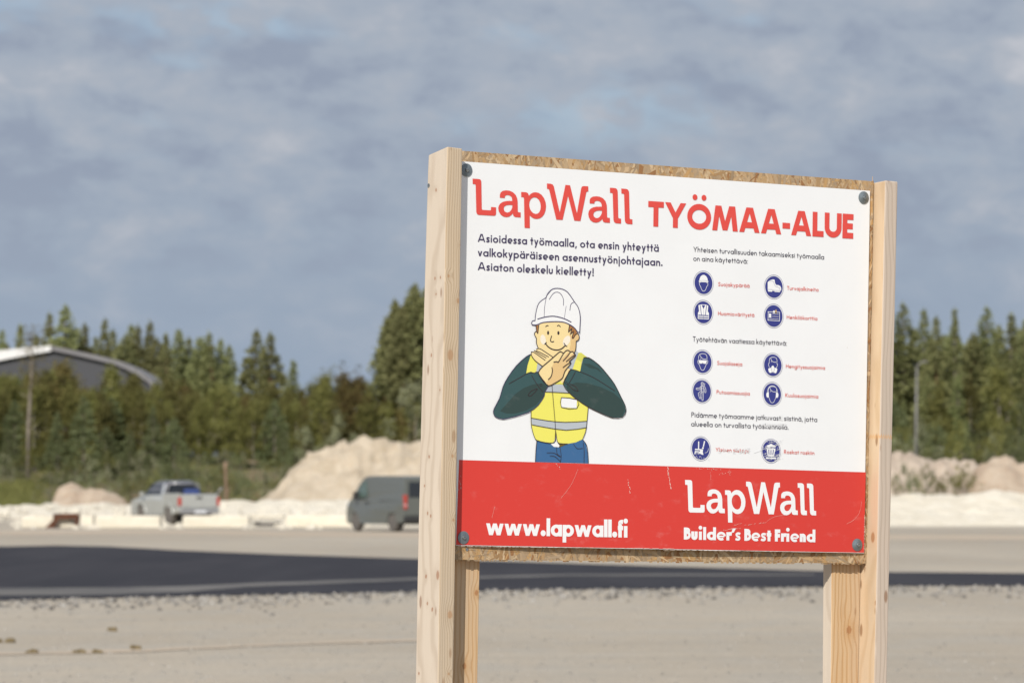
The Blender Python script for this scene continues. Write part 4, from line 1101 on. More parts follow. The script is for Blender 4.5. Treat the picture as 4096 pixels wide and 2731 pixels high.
# layered edge seen at the right
for k in range(900):
    g = ro.random(); u, v = osb_pt(1, g); sh = ro.choice(shades); q = ro.uniform(.55, 1.15); dz = ro.uniform(.0, .0145); h = ro.uniform(.004, .03); e = ro.uniform(.0002, .0009)
    mb.add([loc(u + e, v - h / 2, -.0215 + dz), loc(u + e, v - h / 2, -.0195 + dz), loc(u + e, v + h / 2, -.0195 + dz), loc(u + e, v + h / 2, -.0215 + dz)], [(0, 1, 2, 3)], 0, (sh[0] * q, sh[1] * q, sh[2] * q, 1))
mb.build('backing_board', M_osb, sign, colors=True, fix=False)

# ---- panel
def ref(r, g, b, k=.765):
    w = lin(247)
    return (lin(r) / w * k, lin(g) / w * k, lin(b) / w * k, 1)
m = MatB('white_panel', .38, .35)
n1 = m.noise(m.mapv((6, 6, 6)), 1, 5, .6); n2 = m.vor(m.mapv((38, 38, 38)))
c = m.mix(m.step(n1, .35, .75), (.762, .778, .795, 1), (.742, .757, .772, 1))
n3 = m.noise(m.mapv((60, 60, 60)), 1, 2, .5)
c = m.mix(m.math('MULTIPLY', m.math('MULTIPLY', m.step(n2, .06, .02), m.step(n3, .55, .65)), .5), c, (.45, .40, .32, 1)); m.color(c); M_panel = m.mat
def print_mat(name, c, rough=.42, wear=0.05):
    m = MatB(name, rough, .3)
    n = m.noise(m.mapv((18, 18, 30)), 1, 6, .65)
    k = m.mix(m.math('MULTIPLY', m.step(n, .55, .8), wear), c, (.77, .70, .68, 1)); m.color(k); return m.mat
P_red = print_mat('red_print', ref(230, 84, 76)); P_band = print_mat('red_band_print', ref(221, 68, 60), .40, .10)
P_navy = print_mat('navy_print', ref(72, 64, 98)); P_ink = print_mat('dark_ink', ref(66, 62, 78)); P_lab = print_mat('light_red_print', ref(228, 112, 104))
P_blue = print_mat('sign_blue_print', ref(60, 66, 140)); P_ring = print_mat('thin_ring_print', ref(112, 112, 158)); P_white = print_mat('white_print', (.765, .778, .792, 1), .42, 0)
P_skin = print_mat('skin_print', ref(250, 227, 168)); P_skin2 = print_mat('tan_print', ref(234, 200, 142)); P_cheek = print_mat('cream_print', ref(252, 243, 224))
P_hair = print_mat('brown_print', ref(172, 122, 72)); P_line = print_mat('outline_ink', ref(66, 54, 56)); P_purple = print_mat('purple_ink', ref(76, 68, 102))
P_green = print_mat('dark_green_print', ref(62, 92, 94)); P_green2 = print_mat('deep_green_print', ref(56, 76, 74)); P_yel = print_mat('yellow_print', ref(244, 238, 112)); P_yel2 = print_mat('dull_yellow_print', ref(222, 220, 104))
P_grey = print_mat('grey_print', ref(190, 198, 206)); P_jean = print_mat('denim_print', ref(66, 110, 158)); P_belt = print_mat('belt_print', ref(110, 92, 44)); P_scr = plain('scratch_white', (.72, .58, .52, 1), .6, .2, 0, .1); P_scuff = plain('scuff_white', (.765, .778, .792, 1), .5, .2, 0, .02)

cor = [back(1823, 2180), back(3455.4, 2210.9), back(3480, 763.8), back(1841, 645.4)]
def pan(s, t):
    a = cor[0].lerp(cor[1], s); b = cor[3].lerp(cor[2], s); return a.lerp(b, t)
mb = MB(); NX, NY = 36, 28; rp = random.Random(6)
fvs = []; bvs = []
for j in range(NY + 1):
    for i in range(NX + 1):
        p = pan(i / NX, j / NY); w = bow(p.x, p.y)
        if j == 0 and rp.random() < .25: p = Vector((p.x, p.y - rp.uniform(-.0012, .0012)))
        fvs.append(loc(p.x, p.y, w)); bvs.append(loc(p.x, p.y, w - .003))
n = NX + 1; fs = []
for j in range(NY):
    for i in range(NX):
        q = (j * n + i, j * n + i + 1, (j + 1) * n + i + 1, (j + 1) * n + i)
        fs.append(q); fs.append(tuple(k + len(fvs) for k in q[::-1]))
N_ = len(fvs)
for i in range(NX):
    fs.append((i, i + N_, i + 1 + N_, i + 1)); k = NY * n + i; fs.append((k, k + 1, k + 1 + N_, k + N_))
for j in range(NY):
    k = j * n; fs.append((k, k + n, k + n + N_, k + N_)); k = j * n + NX; fs.append((k, k + N_, k + n + N_, k + n))
mb.add(fvs + bvs, fs)
panel = mb.build('panel', M_panel, sign)

class Art:
    """printed shapes lying on the panel, a fraction of a millimetre over each other"""
    def __init__(s, lay=0): s.mb = MB(); s.mats = []; s.z = .0005 + lay * .0002
    def mi(s, m):
        if m not in s.mats: s.mats.append(m)
        return s.mats.index(m)
    def lift(s, p, dz=0.0): return loc(p[0], p[1], bow(p[0], p[1]) + s.z + dz)
    def poly(s, outline, mat, holes=(), dz=0.0):
        loops = [list(outline)] + [list(h) for h in holes]
        flat = [p for l in loops for p in l]
        tris = tessellate_polygon([[Vector((p[0], p[1], 0)) for p in l] for l in loops])
        o = len(s.mb.v); s.mb.v += [s.lift(p, dz) for p in flat]
        for a, b, c in tris:
            A, B, D = flat[a], flat[b], flat[c]
            if (B[0] - A[0]) * (D[1] - A[1]) - (B[1] - A[1]) * (D[0] - A[0]) < 0: b, c = c, b
            s.mb.f.append((a + o, b + o, c + o)); s.mb.m.append(s.mi(mat)); s.mb.c.append((1, 1, 1, 1))
    def rib(s, pts, wd, mat, closed=False, dz=0.0, cap=False):
        pts = [Vector((p[0], p[1])) for p in pts]
        q = [pts[0]]
        for p in pts[1:]:
            if (p - q[-1]).length > 1e-7: q.append(p)
        pts = q
        if closed and (pts[0] - pts[-1]).length < 1e-7: pts.pop()
        n = len(pts)
        if n < 2: return
        L, Rr = [], []
        for i in range(n):
            a = pts[i - 1] if (i or closed) else None; b = pts[(i + 1) % n] if (i < n - 1 or closed) else None
            d1 = (pts[i] - a).normalized() if a is not None else None; d2 = (b - pts[i]).normalized() if b is not None else None
            if d1 is None: d1 = d2
            if d2 is None: d2 = d1
            n1 = Vector((-d1.y, d1.x)); n2 = Vector((-d2.y, d2.x)); mm = n1 + n2
            mm = n1 if mm.length < 1e-4 else mm.normalized()
            k = min(2.2, 1 / max(.3, mm.dot(n1)))
            L.append(pts[i] + mm * (wd / 2 * k)); Rr.append(pts[i] - mm * (wd / 2 * k))
        o = len(s.mb.v); s.mb.v += [s.lift(p, dz) for p in L] + [s.lift(p, dz) for p in Rr]
        for i in range(n if closed else n - 1):
            j = (i + 1) % n
            s.mb.f.append((o + n + i, o + n + j, o + j, o + i)); s.mb.m.append(s.mi(mat)); s.mb.c.append((1, 1, 1, 1))
        if cap:
            for p in (pts[0], pts[-1]): s.disc(p, wd / 2, wd / 2, mat, dz=dz + .00003, n=8)
    def disc(s, c, rx, ry, mat, rot=0.0, dz=0.0, n=20):
        cr, sr = math.cos(rot), math.sin(rot)
        s.poly([(c[0] + rx * math.cos(t) * cr - ry * math.sin(t) * sr, c[1] + rx * math.cos(t) * sr + ry * math.sin(t) * cr) for t in (2 * math.pi * k / n for k in range(n))], mat, dz=dz)
    def build(s, name, label=None, parent=None):
        o = s.mb.build(name, s.mats, parent or panel, fix=False)
        if label: o['label'] = label
        return o
def smooth_path(pts, k=4, closed=False):
    pts = [Vector((p[0], p[1])) for p in pts]; n = len(pts); out = []
    for i in range(n if closed else n - 1):
        if closed: p0, p1, p2, p3 = pts[i - 1], pts[i], pts[(i + 1) % n], pts[(i + 2) % n]
        else: p0, p1, p2, p3 = pts[max(0, i - 1)], pts[i], pts[i + 1], pts[min(n - 1, i + 2)]
        for j in range(k):
            t = j / k
            out.append(.5 * ((2 * p1) + (p2 - p0) * t + (2 * p0 - 5 * p1 + 4 * p2 - p3) * t * t + (3 * p1 - p0 - 3 * p2 + p3) * t ** 3))
    if not closed: out.append(pts[-1])
    return out

# ---- red band
a = Art(0); NB = 36
bt0, bt1 = back(1836, 1838.6), back(3462.5, 1888)
band = []
for row_ in (1, 0):
    for i in range(NB + 1):
        s_ = i / NB
        p = bt0.lerp(bt1, s_) if row_ else cor[0].lerp(cor[1], s_) + Vector((0, .0012))
        band.append(Vector((max(cor[0].x + .0005, p.x), p.y)))
rows = []
o = len(a.mb.v)
for j in range(5):
    for i in range(NB + 1):
        p = band[NB + 1 + i].lerp(band[i], j / 4); a.mb.v.append(a.lift(p))
for j in range(4):
    for i in range(NB):
        q = j * (NB + 1) + i; a.mb.f.append((q, q + 1, q + NB + 2, q + NB + 1)); a.mb.m.append(a.mi(P_band)); a.mb.c.append((1, 1, 1, 1))
a.build('red_band')

# ---- lettering: a geometric monoline alphabet
def arc(cx, cy, rx, ry, a0, a1, n=14): return [(cx + rx * math.cos(R(a0 + (a1 - a0) * i / n)), cy + ry * math.sin(R(a0 + (a1 - a0) * i / n))) for i in range(n + 1)]
def glyph(ch, t, xh, asc, desc):
    """-> (prims, advance) with capital height 1; prims: ('r', pts, closed) strokes, ('p', pts) filled, ('d', x, y, r) dots"""
    h = t / 2; P = []
    def r(p, closed=False, k=1.0): P.append(('r', p, closed, k))
    def diag(x0, y0, x1, y1, k=1.0):
        L = math.hypot(x1 - x0, y1 - y0); w = h * L / abs(y1 - y0) * k
        P.append(('p', [(x0 - w, y0), (x0 + w, y0), (x1 + w, y1), (x1 - w, y1)]))
    def v(x, y0, y1): r([(x, y0), (x, y1)])
    def hz(y, x0, x1, k=1.0): r([(x0, y), (x1, y)], False, k)
    bw = xh * (1.0 + .12 * (t > .2)); cx, cy, rx, ry = bw / 2, xh / 2, bw / 2 - h, xh / 2 - h + .008
    dot = max(.62 * t, .065)
    tv = t * (.80 if t > .2 else .95)
    def bowl(): P.append(('h', arc(cx, cy, bw / 2, xh / 2 + .008, 0, 360, 28)[:-1], arc(cx, cy, bw / 2 - t, xh / 2 + .008 - tv, 0, 360, 24)[:-1]))
    if ch in 'aä': bowl(); v(bw - h, 0, xh); adv = bw
    elif ch in 'oö': bowl(); adv = bw
    elif ch == 'b': bowl(); v(h, 0, asc); adv = bw
    elif ch == 'd': bowl(); v(bw - h, 0, asc); adv = bw
    elif ch == 'p': bowl(); v(h, desc, xh); adv = bw
    elif ch == 'g': bowl(); r([(bw - h, xh), (bw - h, desc * .35)] + arc(cx, desc * .35, rx, abs(desc) * .65 - h, 0, -150, 12)); adv = bw
    elif ch == 'e': ke = min(1, .27 * xh / t); hz(cy - .03 * xh, t * .6, bw - t * .5, min(.72, .17 * xh / t)); r(arc(cx, cy, bw / 2 - t * ke / 2, xh / 2 + .008 - t * ke / 2, 0, 306, 24), False, ke); adv = bw * .97
    elif ch in 'hnm':
        w = xh * .80; rr = w / 2 - h
        v(h, 0, asc if ch == 'h' else xh)
        def arch_(x0): r([(x0 + 2 * rr, 0), (x0 + 2 * rr, xh - h - rr * .95)] + arc(x0 + rr, xh - h - rr * .95, rr, rr * .95, 0, 180, 12) + [(x0, xh - h - rr * 1.25)])
        arch_(h); adv = w
        if ch == 'm': arch_(h + 2 * rr); adv = w + 2 * rr
    elif ch == 'u':
        w = xh * .80; rr = w / 2 - h
        r([(h, xh), (h, h + rr)] + arc(h + rr, h + rr, rr, rr, 180, 360, 12) + [(w - h, xh)]); adv = w
    elif ch == 'r': v(h, 0, xh); r(arc(h + xh * .34, xh * .58, xh * .34, xh * .42 - h, 180, 66, 9)); adv = xh * .56
    elif ch == 's':
        w = xh * .66; h = min(h, .14 * xh)
        r([tuple(p) for p in smooth_path([(w * .92, xh * .80), (w * .74, xh - h * 1.02), (w * .42, xh - h * .98), (h * 1.05, xh * .74), (w * .38, xh * .535), (w * .70, xh * .44), (w - h * 1.05, xh * .25), (w * .58, h * .98), (w * .26, h * 1.05), (w * .05, xh * .21)], 4)], False, min(1, .25 * xh / t)); adv = w
    elif ch == 't': w = xh * .56; v(w * .5, 0, .90); hz(xh - h, 0, w); adv = w
    elif ch == 'f': w = xh * .56; r([(w * .40, 0), (w * .40, asc - w * .5)] + arc(w * .40 + w * .45, asc - w * .5, w * .45, w * .5 - h, 180, 80, 8)); hz(xh - h, 0, w * .95); adv = w * .92
    elif ch == 'i': v(dot, 0, xh); P.append(('d', dot, xh + dot * 1.9, dot)); adv = dot * 2
    elif ch == 'j': v(dot, desc, xh); P.append(('d', dot, xh + dot * 1.9, dot)); adv = dot * 2
    elif ch == 'l': v(h, 0, asc); adv = t
    elif ch == 'k':
        w = xh * .80; v(h, 0, asc); diag(w * .86, xh, t * .9, xh * .46); diag(t * 1.6, xh * .62, w - t * .4, 0); adv = w
    elif ch == 'v': w = xh * .84; diag(t * .55, xh, w / 2, 0, .95); diag(w - t * .55, xh, w / 2, 0, .95); adv = w
    elif ch == 'y':
        w = xh * .84; diag(w - t * .55, xh, w * .5 - (w * .5 - t * .55) * abs(desc) / xh - 0, desc, .95); diag(t * .55, xh, w / 2, 0, .95); adv = w
    elif ch == 'w':
        w = xh * (1.42 if t < .2 else 1.72); q = t * .55
        diag(q, xh, w * .29, 0, .95); diag(w * .5, xh, w * .29, 0, .9); diag(w * .5, xh, w * .71, 0, .9); diag(w - q, xh, w * .71, 0, .95); adv = w
    elif ch == 'A': w = .84 + t * .6; diag(t * .55, 0, w / 2 - .04, 1, .95); diag(w - t * .55, 0, w / 2 + .04, 1, .95); hz(.29, w * .24, w * .76); adv = w
    elif ch == 'M':
        w = .92 + t * 1.28; q = t * .55; diag(q, 0, .20 + q * .5, 1); diag(.20 + q * .9, 1, w / 2, .02, .92); diag(w - .20 - q * .9, 1, w / 2, .02, .92); diag(w - q, 0, w - .20 - q * .5, 1); adv = w
    elif ch == 'T': w = .56 + t * .1 + (.13 if t > .2 else 0); v(w / 2, 0, 1); hz(1 - h, 0, w); adv = w
    elif ch == 'Y':
        w = .68 + t * .4 + (.22 if t > .2 else 0); v(w / 2, 0, .46); diag(t * .6, 1, w / 2, .40, .95); diag(w - t * .6, 1, w / 2, .40, .95); adv = w
    elif ch in 'Ö': w = .97 + (.14 if t > .2 else 0); r(arc(w / 2, .5, w / 2 - h, .512 - h, 0, 360, 32)[:-1], True); adv = w
    elif ch == 'L': w = .44 + t * .4; v(h, 0, 1); hz(h, 0, w); adv = w
    elif ch == 'U': w = .62 + t * .85; rr = w / 2 - h; r([(h, 1), (h, h + rr)] + arc(h + rr, h + rr, rr, rr, 180, 360, 16) + [(w - h, 1)]); adv = w
    elif ch == 'E': w = .44 + t * .36; v(h, 0, 1); hz(1 - h, 0, w); hz(.5, 0, w * .95); hz(h, 0, w); adv = w
    elif ch == 'F': w = .44 + t * .1; v(h, 0, 1); hz(1 - h, 0, w); hz(.48, 0, w * .95); adv = w
    elif ch == 'H': w = .62 + t * .3; v(h, 0, 1); v(w - h, 0, 1); hz(.52, 0, w); adv = w
    elif ch in 'PBR':
        w = .52 + t * .15; top_h = .54 if ch != 'B' else .5
        cy2 = 1 - top_h / 2; rr = top_h / 2 - h * .9
        v(h, 0, 1); r([(h, 1 - h), (w - h - rr, 1 - h)] + arc(w - h - rr, 1 - h - rr, rr, rr, 90, -90, 12) + [(h, 1 - h - 2 * rr)], False, .82 if t > .2 else 1)
        if ch == 'B':
            r2 = (1 - h - 2 * rr - h) / 2; r([(h, h), (w - h * .6 - r2, h)] + arc(w - h * .6 - r2, h + r2, r2, r2, -90, 90, 12) + [(h, h + 2 * r2)], False, .82 if t > .2 else 1)
        if ch == 'R': diag(w * .42, .48, w - t * .3, 0)
        adv = w + (.03 if ch == 'R' else 0)
    elif ch == 'K': w = .60 + t * .3; v(h, 0, 1); diag(w - t * .7, 1, t * .9, .42); diag(t * 1.3, .60, w - t * .55, 0); adv = w
    elif ch == 'S':
        w = .52 + t * .1
        r([tuple(p) for p in smooth_path([(w * .92, .82), (w * .74, 1 - h * 1.02), (w * .42, 1 - h * .95), (h * 1.05, .77), (w * .36, .56), (w * .68, .44), (w - h * 1.05, .25), (w * .56, h * .95), (w * .24, h * 1.1), (w * .04, .20)], 4)]); adv = w
    elif ch == ',': P.append(('p', [(0, -.17), (t * .8, -.17), (t * 1.5, .13), (t * .5, .13)])); adv = t * 1.5
    elif ch == '.': P.append(('d', dot * 1.1, dot * 1.1, dot * 1.15)); adv = dot * 2.3
    elif ch == ':': P.append(('d', dot, dot, dot)); P.append(('d', dot, xh - dot, dot)); adv = dot * 2
    elif ch == '!': v(dot, .30, 1); P.append(('d', dot, dot, dot * 1.1)); adv = dot * 2
    elif ch == '-': hz(.36, 0, .36); adv = .36
    elif ch == '’': P.append(('p', [(0, .66), (t * .7, .66), (t * 1.4, 1.02), (t * .4, 1.02)])); adv = t * 1.0
    else: adv = .30
    if ch in 'äöÖ':
        yy = (xh if ch != 'Ö' else 1) + dot * 1.9; cxx = adv / 2; dd = dot * (1.0 if ch != 'Ö' else .82)
        P.append(('d', cxx - dot * 1.45, yy, dd)); P.append(('d', cxx + dot * 1.45, yy, dd))
    return P, adv
def text(art, s, x0, y0, x1, y1, cap, mat, t=.15, xh=.64, asc=1.06, desc=-.34, gap=.10, space=.30, tx=None):
    """set s on a baseline between two photo pixels; cap = capital height in photo pixels at the start"""
    A, B = onp(x0, y0), onp(x1, y1); H = (onp(x0, y0 - cap) - A).length
    dirn = (B - A).normalized(); up = Vector((-dirn.y, dirn.x))
    pen = 0; items = []
    for ch in s:
        if ch == ' ': pen += space; continue
        g, adv = glyph(ch, t, xh, asc, desc); items.append((pen, g)); pen += adv + gap
    total = pen - gap; sx = (B - A).length / (total * H)
    def m_(x, y): return A + dirn * (x * H * sx) + up * (y * H)
    tw = t * H * (.5 + .5 * sx)
    k = 0
    for off, g in items:
        for pr in g:
            dz = (k % 9) * .00003; k += 1
            if pr[0] == 'r': art.rib([m_(off + x, y) for x, y in pr[1]], tw * pr[3], mat, pr[2], dz)
            elif pr[0] == 'h': art.poly([m_(off + x, y) for x, y in pr[1]], mat, [[m_(off + x, y) for x, y in pr[2]]], dz)
            elif pr[0] == 'p': art.poly([m_(off + x, y) for x, y in pr[1]], mat, dz=dz)
            else: art.disc(m_(off + pr[1], pr[2]), pr[3] * H * (.5 + .5 * sx), pr[3] * H, mat, dz=dz, n=14)
def Z(ox, oy, sc):
    return lambda x, y: (ox + x * sc, oy + y * sc)
z1, z2, z4, z5 = Z(1650, 560, 1050 / 2352), Z(2550, 600, 1100 / 2352), Z(2700, 960, 700 / 2352), Z(2700, 1320, 700 / 1960)
z6, z7 = Z(1650, 1780, 1050 / 2352), Z(2650, 1780, 1000 / 2240)
def line(art, zf, s, x0, y0, x1, y1, cap, mat, **k):
    a_, b_ = zf(x0, y0), zf(x1, y1); c_ = zf(0, cap)[1] - zf(0, 0)[1]
    text(art, s, a_[0], a_[1], b_[0], b_[1], c_, mat, **k)
a = Art(2); line(a, z2, 'TYÖMAA-ALUE', 88, 652, 1843, 760, 215, P_red, t=.232, gap=.045); a.build('lettering', 'red capital heading')
a = Art(2)
for s, x0, y0, x1, y1 in (('Asioidessa työmaalla, ota ensin yhteyttä', 582, 912, 2205, 1002), ('valkokypäräiseen asennustyönjohtajaan.', 582, 1040, 2240, 1130), ('Asiaton oleskelu kielletty!', 582, 1165, 1622, 1220)):
    line(a, z1, s, x0, y0, x1, y1, 72, P_navy, t=.155, gap=.10)
a.build('lettering', 'three dark blue lines under the heading')
for rows_, lab in (((('Yhteisen turvallisuuden takaamiseksi työmaalla', z4, 243, 158, 2000, 262, 68), ('on aina käytettävä:', z4, 243, 280, 975, 318, 68)), 'small dark lines above the first four pictograms'),
                   ((('Työtehtävän vaatiessa käytettävä:', z4, 237, 1362, 1500, 1418, 68),), 'small dark line above the middle pictograms'),
                   ((('Pidämme työmaamme jatkuvasti siistinä, jotta', z5, 181, 973, 1590, 1027, 56), ('alueella on turvallista työskennellä.', z5, 178, 1075, 1270, 1113, 56)), 'small dark lines above the last two pictograms')):
    a = Art(2)
    for s, zf, x0, y0, x1, y1, cp in rows_: line(a, zf, s, x0, y0, x1, y1, cp, P_ink, t=.112, gap=.105)
    a.build('lettering', lab)
for s, zf, x0, y0, x1, y1, cp in (('Suojakypärää', z4, 578, 618, 998, 640, 52), ('Turvajalkineita', z4, 1502, 670, 1925, 693, 52), ('Huomioväritystä', z4, 575, 1010, 1063, 1034, 52), ('Henkilökorttia', z4, 1498, 1060, 1910, 1080, 52),
                            ('Suojalaseja', z5, 470, 388, 750, 402, 43), ('Hengityssuojaimia', z5, 1240, 424, 1678, 443, 43), ('Putoamissuojia', z5, 463, 713, 835, 730, 43), ('Kuulosuojaimia', z5, 1232, 748, 1602, 764, 43),
                            ('Yleinen siisteys', z5, 452, 1356, 822, 1370, 43), ('Roskat roskiin', z5, 1218, 1382, 1558, 1395, 43)):
    a = Art(2); line(a, zf, s, x0, y0, x1, y1, cp, P_lab, t=.128, gap=.105); a.build('lettering', 'small red caption reading ' + s)
a = Art(2); line(a, z6, 'www.lapwall.fi', 655, 803, 1928, 826, 152, P_white, t=.25, xh=.69, asc=1.06, desc=-.36, gap=.035); a.build('lettering', 'white web address on the red band')
a = Art(2); line(a, z7, 'Builder’s Best Friend', 188, 843, 1368, 868, 108, P_white, t=.27, xh=.69, asc=1.07, gap=.05, space=.25); a.build('lettering', 'white slogan on the red band')

# ---- the logotype, drawn letter by letter
zl1, zl2 = Z(1880, 700, 330 / 2352), Z(2180, 710, 360 / 2352)
LOGO = [(zl1, [(70,107),(235,118),(285,130),(312,165),(318,210),(330,965),(338,988),(358,997),(565,1010),(588,1003),(594,980),(594,915),(738,925),(738,1100),(725,1148),(685,1165),(240,1140),(195,1115),(175,1060),(158,300),(152,275),(130,264),(73,260)], None),
 (zl1, [(845,650),(848,560),(870,500),(930,455),(1020,441),(1120,450),(1220,495),(1300,575),(1340,670),(1353,770),(1357,1040),(1370,1062),(1390,1067),(1438,1067),(1440,1212),(1290,1202),(1245,1180),(1222,1135),(1218,1090),(1180,1140),(1110,1190),(1035,1205),(950,1190),(870,1130),(815,1040),(800,950),(815,880),(855,820),(930,770),(1030,745),(1120,740),(1200,743),(1195,690),(1180,630),(1130,588),(1060,575),(1015,583),(988,615),(987,660)],
  [(1205,860),(1110,856),(1030,866),(970,905),(955,965),(975,1030),(1020,1065),(1065,1073),(1120,1055),(1170,1000),(1198,935)]),
 (zl1, [(1453,487),(1595,495),(1645,520),(1668,570),(1673,600),(1720,545),(1790,505),(1860,495),(1950,512),(2040,572),(2110,670),(2150,780),(2162,890),(2150,1010),(2110,1120),(2050,1195),(1980,1240),(1900,1256),(1820,1245),(1750,1205),(1697,1152),(1700,1518),(1550,1508),(1535,680),(1530,650),(1512,635),(1455,633)],
  [(1835,640),(1900,655),(1960,710),(2000,800),(2013,890),(2003,990),(1965,1070),(1910,1108),(1860,1112),(1790,1085),(1730,1020),(1695,940),(1682,850),(1693,760),(1730,690),(1780,650)]),
 (zl2, [(45,160),(145,167),(195,185),(225,235),(380,915),(530,196),(650,207),(830,940),(940,290),(955,250),(985,230),(1020,228),(1124,235),(1128,372),(1098,370),(1080,380),(1072,405),(922,1140),(760,1130),(597,485),(455,1110),(290,1102),(105,325),(92,307),(75,300),(48,297)], None),
 (zl2, [(1163,680),(1163,590),(1185,540),(1240,505),(1330,494),(1420,503),(1510,545),(1575,620),(1605,705),(1612,780),(1618,1025),(1628,1050),(1650,1055),(1690,1058),(1692,1188),(1560,1180),(1520,1160),(1500,1120),(1495,1080),(1460,1125),(1400,1168),(1330,1183),(1250,1170),(1180,1115),(1138,1035),(1125,955),(1140,880),(1180,825),(1250,783),(1340,765),(1480,765),(1475,710),(1455,655),(1410,622),(1355,612),(1310,620),(1287,650),(1287,687)],
  [(1487,873),(1410,866),(1340,876),(1280,910),(1258,965),(1275,1025),(1315,1058),(1360,1065),(1410,1045),(1455,990),(1480,930)]),
 (zl2, [(1692,271),(1815,278),(1865,295),(1890,340),(1895,400),(1910,1040),(1920,1065),(1945,1075),(1982,1078),(1983,1207),(1850,1198),(1805,1170),(1785,1110),(1765,440),(1757,415),(1740,405),(1695,403)], None),
 (zl2, [(1988,292),(2110,300),(2160,318),(2187,360),(2193,420),(2207,1060),(2217,1085),(2240,1093),(2278,1096),(2280,1226),(2150,1216),(2105,1190),(2082,1130),(2063,460),(2055,435),(2035,425),(1992,422)], None)]
LG = [([onp(*zf(x, y)) for x, y in o], [onp(*zf(x, y)) for x, y in h] if h else None) for zf, o, h in LOGO]
a = Art(2)
for o, h in LG: a.poly(o, P_red, [h] if h else ())
a.build('lettering', 'large red name in slab letters, top left of the panel')
sa, sb = LG[0][0][0], LG[-1][0][9]; da, db = onp(*z7(200, 310)), onp(*z7(1375, 628))
kx, ky = (db.x - da.x) / (sb.x - sa.x), (db.y - da.y) / (sb.y - sa.y)
mp = lambda p: Vector((da.x + (p.x - sa.x) * kx, da.y + (p.y - sa.y) * ky))
a = Art(2)
for o, h in LG: a.poly([mp(p) for p in o], P_white, [[mp(p) for p in h]] if h else ())
a.build('lettering', 'white name in slab letters on the red band')

# ---- pictograms
zA, zB_, zC = Z(2760, 1070, 400 / 2352), Z(2750, 1390, 390 / 2352), Z(2740, 1730, 400 / 2352)
def M(zf, pts): return [onp(*zf(x, y)) for x, y in pts]
def pictogram(zf, cx, cy, rad, label):
    a = Art(1); c = onp(*zf(cx, cy))
    def circ(r, n=40): return [(c.x + r * math.cos(2 * math.pi * i / n), c.y + r * math.sin(2 * math.pi * i / n)) for i in range(n)]
    a.poly(circ(rad), P_ring, [circ(rad * .974)[::-1]]); a.poly(circ(rad * .885), P_blue)
    a.z += .0003
    return a
LW = .0011
RAD = .0299
def loop(a, zf, pts, mat=P_white, w=LW, closed=False, k=3): a.rib(smooth_path(M(zf, pts), k, closed), w, mat, closed)
def seg(a, zf, pts, w=LW, mat=P_white, dz=.00005, closed=False): a.rib(M(zf, pts), w, mat, closed, dz)
def fill(a, zf, pts, mat=P_white, dz=.00002): a.poly(M(zf, pts), mat, dz=dz)
# helmet
a = pictogram(zA, 314, 366, RAD, '')
fill(a, zA, [(202,318),(215,300),(218,270),(240,215),(275,183),(305,173),(340,178),(380,210),(405,260),(413,305),(426,325),(420,348),(330,345),(205,340)])
loop(a, zA, [(243,350),(222,348),(214,370),(222,415),(240,440),(265,510),(290,547),(315,555),(345,540),(370,500),(390,445),(412,420),(415,375),(405,360),(385,362)])
a.rib(M(zA, [(215,312),(310,303),(412,318)]), .0005, P_ring, dz=.0002); a.build('pictogram', 'blue round pictogram of a hard hat')
# boot
a = pictogram(zA, 1970, 458, RAD, '')
fill(a, zA, [(1858,312),(1900,292),(1950,280),(1980,285),(1988,310),(1990,345),(2000,380),(2025,410),(2080,415),(2120,440),(2138,480),(2140,540),(2115,548),(2110,580),(1985,572),(1980,555),(1930,545),(1925,570),(1835,565),(1822,520),(1822,345)])
seg(a, zA, [(1855,326),(1910,318),(1960,330),(1970,380),(2000,440),(2060,460),(2100,480),(2115,540)], .0007, P_ring, .0002); seg(a, zA, [(1828,515),(1920,520),(1990,540),(2110,545)], .0007, P_ring, .0002)
a.build('pictogram', 'blue round pictogram of a safety boot')
# vest
a = pictogram(zA, 309, 1052, RAD, '')
fill(a, zA, [(192,885),(250,868),(375,873),(424,900),(413,1030),(440,1075),(438,1218),(310,1212),(178,1206),(182,1060),(206,1025)])
fill(a, zA, [(268,884),(352,888),(310,972)], P_blue, .0002)
for q in ([(232,880),(262,1112)], [(385,886),(355,1118)]): seg(a, zA, q, .0016, P_blue, .0002)
for q in ([(192,1122),(428,1132)], [(190,1172),(428,1184)]): seg(a, zA, q, .0024, P_blue, .0002)
seg(a, zA, [(311,975),(310,1210)], .0005, P_ring, .0003); a.build('pictogram', 'blue round pictogram of a reflective vest')
# identity card
a = pictogram(zA, 1965, 1138, RAD, '')
loop(a, zA, [(1850,1042),(2080,1052),(2100,1070),(2098,1235),(2075,1252),(1850,1238),(1832,1220),(1835,1060)], closed=True, w=.0013, k=2)
fill(a, zA, [(1850,1078),(1905,1082),(1905,1178),(1850,1175)]); fill(a, zA, [(1950,1012),(1990,1014),(1990,1072),(1950,1070)], P_white, .0001)
for q in ([(1925,1088),(2078,1098)], [(1922,1145),(2078,1155)], [(1855,1198),(2075,1210)]): seg(a, zA, q, .0008)
P_hole = plain('torn_hole', (.42, .30, .18, 1), .9, .1, 0, .2, 60); P_holed = plain('torn_hole_dark', (.10, .075, .05, 1), .9, .1, 0, .2, 60)
fill(a, zA, [(1988,1010),(2020,980),(2038,1020),(2030,1075),(1990,1050)], P_hole, .0002); fill(a, zA, [(1990,1050),(2030,1062),(2034,1082),(2000,1080)], P_holed, .0003)
a.build('pictogram', 'blue round pictogram of an identity card with a small tear')
